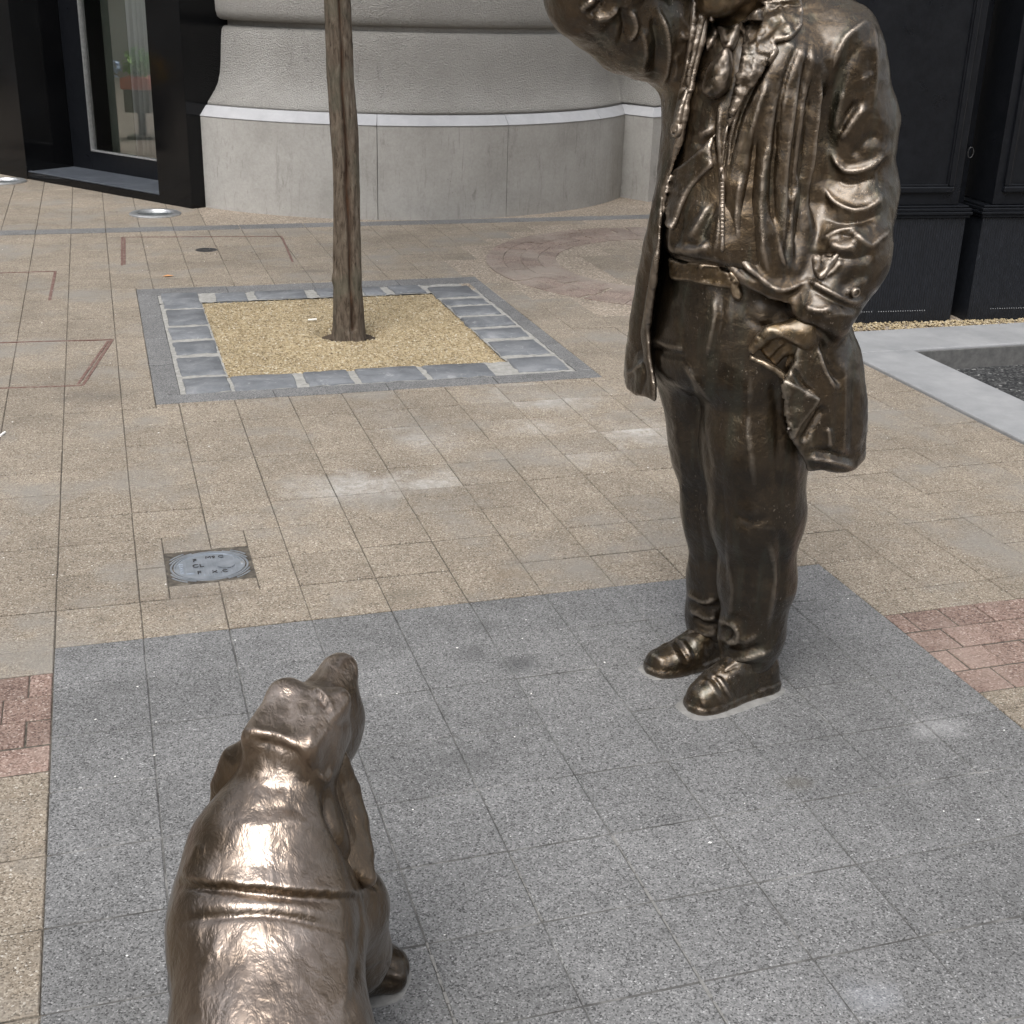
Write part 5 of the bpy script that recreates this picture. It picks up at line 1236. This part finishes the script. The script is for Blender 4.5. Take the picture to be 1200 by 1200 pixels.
# shoes -------------------------------------------------------------------
def shoe(heel, toe, name, mirror):
    h0, t0_ = loc(heel), loc(toe); dv = t0_-h0; L = np.linalg.norm(dv); fx = dv/L; fy = np.array([-fx[1], fx[0], 0])
    def f(Q):
        q = Q-h0.astype(np.float32); s_ = q @ fx; y = q @ fy+.008*mirror*np.sin(np.clip(s_/L, 0, 1)*PI); z = Q[:, 2]
        w = np.interp(s_, [-.02, 0, .03, .10, .17, L-.06, L-.035, L-.018, L-.007, L], [.012, .026, .036, .038, .046, .045, .041, .034, .024, .010])
        t_ = np.interp(s_, [-.02, 0, .05, .10, .15, .20, L-.015, L], [.06, .085, .105, .110, .088, .062, .048, .036])
        up = ((np.abs(y/w)**2.6+np.abs((z-.014)/np.maximum(t_-.014, .01))**2.2)**(1/2.4)-1)*np.minimum(w, t_-.014)
        up = smax(up, np.maximum(-s_-.004, s_-L+.006), .02)
        sw = smax(np.abs(y)-w-.004, np.maximum(-s_-.010, s_-L-.002), .02); sole = smax(sw, np.abs(z-.008)-.010, .006)
        heelb = smax(smax(sw, s_-.075, .004), z-.024, .004)
        return smax(np.minimum(np.minimum(smax(up, -z, .004), sole), heelb), -z-.001, .003)
    c = (h0+t0_)/2; lo = np.minimum(h0, t0_)-.08; hi = np.maximum(h0, t0_)+.08; lo[2] = -.012; hi[2] = .15
    a = (h0*.32+t0_*.68); st_ = []
    pr = lambda s_, y, z: tuple(fm_.project((h0+fx*s_+fy*y+np.array([0, 0, z]))[None])[0])
    for s_, amp in ((L*.70, -.005), (L*.66, .004), (L*.60, -.004), (L*.78, .003)): st_.append(([pr(s_, -.045, .03), pr(s_+.008, 0, .065), pr(s_, .045, .03)], 3, amp))
    st_.append(([pr(L*.50, -.02, .095), pr(L*.62, 0, .078), pr(L*.5, .02, .095)], 3, -.004))
    return shape(f, lo, hi, .0036, name, 'bronze', strokes=st_, noise_amp=.0016, noise_scale=34)
shoe(footL_heel, footL_toe, 'shoe', 1); shoe(footR_heel, footR_toe, 'shoe', -1)
def pad(name, poly_w, fr, parent, z=.0022):
    """thin uneven smear of setting mortar"""
    n = len(poly_w); c = np.mean(np.array(poly_w), 0); v = [(c[0], c[1], z)]; f = []
    for (s_, zz) in ((.9, z), (1.0, .0008), (1.03, -.004)):
        for k in range(n): q = c+(np.array(poly_w[k])-c)*s_; v.append((q[0], q[1], zz))
    for k in range(n): f.append((0, 1+k, 1+(k+1) % n))
    for r0 in range(2):
        for k in range(n): f.append((1+r0*n+k, 1+(r0+1)*n+k, 1+(r0+1)*n+(k+1) % n, 1+r0*n+(k+1) % n))
    L_ = []
    for x, y, zz in v: d = fr.A.T @ (np.array([x, y, 0])-fr.O); L_.append((d[0], d[1], zz))
    me = bpy.data.meshes.new(name); me.from_pydata(L_, [], f); me.update(); return link(name, me, parent, MAT['setting_mortar'], True)
def around(heel, toe, m=.016):
    h = np.array(heel); t_ = np.array(toe); d = t_-h; L = np.linalg.norm(d); d /= L; n_ = np.array([-d[1], d[0]]); out = []
    for k in range(40):
        a = 2*PI*k/40; s_ = .5-.5*math.cos(a); w = (.045+m)*abs(math.sin(a))**.45*(1 if math.sin(a) >= 0 else -1)
        q = h-d*m*1.2+d*(L+m*2.2)*s_+n_*w*(1+.10*mnoise.noise(Vector((a*2, heel[0]*9, 0)))); out.append(tuple(q))
    return out
pad('mortar_pad', around(footL_heel, footL_toe, .013), fm_, man); pad('mortar_pad', around(footR_heel, footR_toe, .008), fm_, man)

# ------------------------------------------------------------------ bronze dog
DO = (0.13, 1.35, 0.0)
dog = empty('bronze_dog', DO, 0.0)
tag(dog, 'bronze statue of a sitting basset hound seen from behind, snout lifted towards the man', 'statue')
fd = Frame3(DO, 0.0)
def W(x, y, z): return np.array([x-DO[0], y-DO[1], z])
def D(px, py, y): return fd.P(px, py, y-DO[1])
hdir = np.array([.52, .84, .12]); HD = frame(hdir); SK = W(.190, 1.530, .490)
def dp(x, y, z): return SK+HD @ np.array([x, y, z])            # forward, its left, up
def f_dog(Q):
    d = chain(Q, [(W(.094, 1.07, .135), .112), (W(.104, 1.22, .215), .122), (W(.124, 1.40, .300), .124)], .05)
    d = smin(d, cone(Q, W(.124, 1.405, .30), W(.136, 1.45, .365), .124, .106), .03)
    d = smin(d, cone(Q, W(.140, 1.465, .39), W(.180, 1.518, .465), .082, .060), .045)
    d = smin(d, ell(Q, W(.135, 1.50, .27), (.115, .10, .14)), .06)                     # chest
    # head: flat square skull, brow knobs, long muzzle with hanging lips
    sk = ell(Q, dp(0, 0, 0), (.074, .053, .054), HD)
    box = np.abs((Q-dp(-.002, 0, .018).astype(np.float32)) @ HD.astype(np.float32))-np.array([.048, .040, .028], np.float32)
    bx = np.linalg.norm(np.maximum(box, 0), axis=1)+np.minimum(box.max(1), 0)-.016
    h = smin(sk, bx, .02)
    for s_ in (1, -1):
        h = smin(h, ell(Q, dp(.050, .036*s_, .046), (.026, .020, .015), HD), .02)      # brow
        h = smin(h, ell(Q, dp(.068, .040*s_, .026), (.013, .012, .012), HD), .006)      # eye
        h = smin(h, ell(Q, dp(.092, .024*s_, -.040), (.066, .026, .056), HD), .02)      # hanging lips
    h = smin(h, cone(Q, dp(.045, 0, .006), dp(.152, 0, .014), .040, .029), .025)
    h = smin(h, ell(Q, dp(.168, 0, .020), (.017, .021, .017), HD), .008)                # nose
    h = smin(h, cone(Q, dp(.03, 0, -.05), dp(.12, 0, -.045), .028, .018), .02)
    d = smin(d, h, .022)
    # forelegs and paws, haunches, hind feet, tail
    for s_, px_, py_ in ((1, .300, 1.592), (-1, .062, 1.60)):
        sh = W(.130+(.095 if s_ > 0 else .055)*s_, 1.46, .26); el = W(.130+(.115 if s_ > 0 else .075)*s_, 1.50, .15); wr = W(px_-.035*s_, py_-.02, .055)
        d = smin(d, chain(Q, [(sh, .075), (el, .058), (wr, .045)], .03), .03)
        p = ell(Q, W(px_, py_, .028), (.056, .047, .034))
        for k in range(4): p = smin(p, ell(Q, W(px_+s_*(.038-.008*abs(k-1.5)), py_-.030+.021*k, .022), (.022, .0125, .022)), .008)
        d = smin(d, p, .018)
        hx = W(.100+.066*s_, 1.06, .11); d = smin(d, ell(Q, hx, (.062, .13, .10)), .04)
        d = smin(d, chain(Q, [(W(.100+.085*s_, 1.08, .10), .075), (W(.105+.10*s_, 1.20, .10), .062), (W(.105+.10*s_, 1.16, .04), .04)], .03), .03)
        f = ell(Q, W(.105+.10*s_, 1.22, .028), (.046, .085, .034))
        for k in range(4): f = smin(f, ell(Q, W(.105+.10*s_+(k-1.5)*.021, 1.295, .022), (.0125, .024, .022)), .008)
        d = smin(d, f, .025)
    d = smin(d, chain(Q, [(W(.07, .93, .08), .034), (W(-.02, .84, .045), .028), (W(-.15, .80, .035), .022), (W(-.26, .85, .03), .012)], .02), .03)
    return smax(d, -.001-Q[:, 2], .004)
dog_strokes = [([(204, 1033), (255, 1036), (320, 1043), (385, 1049), (432, 1050)], 11, .0065, 'step'), ([(206, 1039), (255, 1042), (320, 1050), (390, 1056)], 3.2, -.005), ([(210, 1080), (260, 1074), (330, 1074), (400, 1090)], 3.6, -.006), ([(215, 1068), (265, 1061), (330, 1062), (395, 1074)], 8, .003),
    ([(289, 856), (320, 861), (352, 874)], 5, .007), ([(292, 868), (322, 874), (354, 886)], 5, -.006), ([(338, 806), (338, 832), (330, 852)], 9, -.005), ([(372, 815), (369, 845), (360, 872)], 5, .004), 
    ([(368, 806), (381, 815), (390, 835)], 2.6, .006), ([(372, 818), (384, 828)], 3, -.006), ([(383, 842), (398, 850), (410, 842)], 4, -.003), ([(360, 800), (372, 790), (380, 775)], 4, -.003),
    ([(378, 930), (396, 978), (420, 1016), (442, 1042)], 4, -.012), ([(372, 905), (382, 915), (388, 900)], 4, .006),
    ([(280, 945), (305, 950), (330, 945), (360, 952)], 8, -.003), ([(270, 962), (300, 968), (345, 964), (380, 975)], 9, .003), ([(300, 905), (312, 915), (326, 905)], 4, .002), ([(310, 918), (322, 926), (334, 915)], 4, -.002),
    ([(405, 1000), (425, 1060), (424, 1110), (415, 1160)], 7, -.006), ([(395, 1090), (405, 1130), (398, 1190)], 8, .004), ([(258, 1095), (240, 1140), (232, 1190)], 8, .003), ([(235, 985), (225, 1010), (215, 1028)], 8, .004),
    ([(452, 1128), (462, 1134), (470, 1140)], 2.4, -.004), ([(446, 1150), (458, 1150), (468, 1152)], 2.4, -.004), ([(425, 1135), (440, 1128), (452, 1122)], 3, .003)]
V, F = nets(f_dog, (-.46, -.62, -.012), (.30, .38, .66), .0042); V = relax(V, F, 1, .5).astype(float)
V = relax(sculpt(fd, V, F, dog_strokes), F, 1, .45)
rngd = np.random.RandomState(3)
nrm = vnormals(V, F)
dsp = np.array([mnoise.fractal(Vector((p[0]*24, p[1]*14, p[2]*14)), 1.0, 2.0, 3) for p in V])*.0020
V = V+nrm*dsp[:, None]
dog_me = qmesh('body', V, F); dog_body = link('body', dog_me, dog, None); dog_t = bvh_of(V, F)
def polish(V, N):
    p = np.exp(-(np.linalg.norm(V-dp(.005, 0, .06), axis=1)/.085)**3)+.9*np.exp(-(np.linalg.norm(V-dp(.16, 0, .03), axis=1)/.05)**2)
    up = np.clip((N[:, 2]-.15)/.6, 0, 1)                       # the back and shoulders are stroked by passers-by
    for c_, r_, a_ in ((W(.09, 1.18, .34), .17, .75), (W(.12, 1.34, .42), .10, .7), (W(.14, 1.43, .47), .07, .45), (W(.09, 1.02, .28), .16, .6)): p += a_*np.exp(-(np.linalg.norm(V-c_, axis=1)/r_)**3)*up
    return np.clip(p, 0, 1)**1.4*.95
def dog_mat():
    t = NT('bronze_dog'); at = t.node('ShaderNodeAttribute', attribute_name='polish').outputs['Fac']
    at = t.math('ADD', at, t.math('MULTIPLY', t.math('SUBTRACT', t.noise(30, 5, .7), .5), t.math('MULTIPLY', at, 1.1)), True)
    dull = t.ramp(t.noise(5, 5, .65), [(.3, (.040, .027, .015)), (.52, (.082, .055, .031)), (.75, (.140, .098, .060))])
    dull = t.mix(t.ramp(t.noise(30, 5, .7), [(.5, 0), (.78, .5)]), dull, (.07, .06, .045))
    brt = t.ramp(t.noise(16, 5, .7), [(.3, (.20, .155, .12)), (.52, (.36, .29, .24)), (.75, (.54, .455, .395))])
    c = t.mix(at, dull, brt)
    pt = t.node('ShaderNodeNewGeometry').outputs['Pointiness']
    c = t.mix(t.ramp(pt, [(.52, 0), (.60, .6)]), c, (.58, .47, .39))
    hv = t.mapping(t.pos(), (62, 38, 38)); hn = t.ramp(t.noise(1.0, 3, .6, vec=hv, dist=.35), [(.38, 0.0), (.50, .6), (.62, 1.0)])
    b = t.bump(t.noise(150, 3), .2, .0015, t.bump(hn, .22, .006))
    rg = t.maprange(t.noise(20, 4), .3, .7, .28, .44)
    return t.fin(c, rg, .94, b, .5, **{'Coat Weight': .45, 'Coat Roughness': .25, 'Coat IOR': 1.6})
MAT['bronze_dog'] = dog_mat()
def finish(o, V, N):
    o.data.materials.append(MAT['bronze_dog']); a = o.data.attributes.new('polish', 'FLOAT', 'POINT'); a.data.foreach_set('value', polish(V, N).astype(np.float32))
finish(dog_body, V, nrm)
# long hanging ears
def ear(root, pts, name):
    def f(Q):
        d = None
        for (a, wa, na), (b, wb, nb) in zip(pts[:-1], pts[1:]):
            n_ = (na+nb)/2; ax = (b-a)/np.linalg.norm(b-a); n_ = n_-ax*(n_ @ ax); n_ /= np.linalg.norm(n_); sd = np.cross(ax, n_)
            q = Q-a.astype(np.float32); L = np.linalg.norm(b-a); t_ = np.clip((q @ ax)/L, 0, 1); w = wa+(wb-wa)*t_; r_ = q-(t_*L)[:, None]*ax
            y = r_ @ sd; z = r_ @ n_ + .10*(y*y)/np.maximum(w, .01); x = (q @ ax)-t_*L
            e = np.sqrt(np.maximum(np.abs(y)-w+.010, 0)**2+z*z+x*x)-.010+np.minimum(np.maximum(np.abs(y)-w, -.02), 0)*.12
            d = e if d is None else smin(d, e, .006)
        return d
    lo = np.min([p[0] for p in pts], 0)-.06; hi = np.max([p[0] for p in pts], 0)+.06
    V, F = nets(f, lo, hi, .0042); V = relax(V, F, 3, .5).astype(float); N = vnormals(V, F)
    V = V+N*(np.array([mnoise.fractal(Vector(p*18), 1, 2, 3) for p in V])*.0012)[:, None]
    V = sculpt(fd, V, F, [([(398, 905), (410, 945), (425, 990)], 5, -.004), ([(388, 900), (398, 950), (418, 1000)], 5, .003)])
    o = link(name, qmesh(name, V, F), dog, None); finish(o, V, vnormals(V, F)); return o
nR = np.array([.50, -.72, .48]); nL = np.array([-.62, -.62, .45])
ear(None, [(D(374, 884, 1.525), .016, np.array([.5, -.3, .8])), (D(384, 893, 1.51), .036, nR), (D(391, 930, 1.49), .048, nR), (D(401, 972, 1.46), .048, nR), (D(417, 1010, 1.435), .034, nR), (D(431, 1030, 1.42), .014, nR)], 'ear')
ear(None, [(D(300, 872, 1.52), .018, np.array([-.5, -.3, .8])), (D(280, 895, 1.53), .032, nL), (D(270, 930, 1.53), .036, nL), (D(264, 965, 1.53), .032, nL), (D(260, 990, 1.53), .018, nL)], 'ear')
pad('mortar_pad', [(.300+.060*math.cos(a)*(1+.1*math.sin(3*a)), 1.588+.050*math.sin(a)) for a in np.linspace(0, 2*PI, 28, endpoint=False)], fd, dog, .0018)
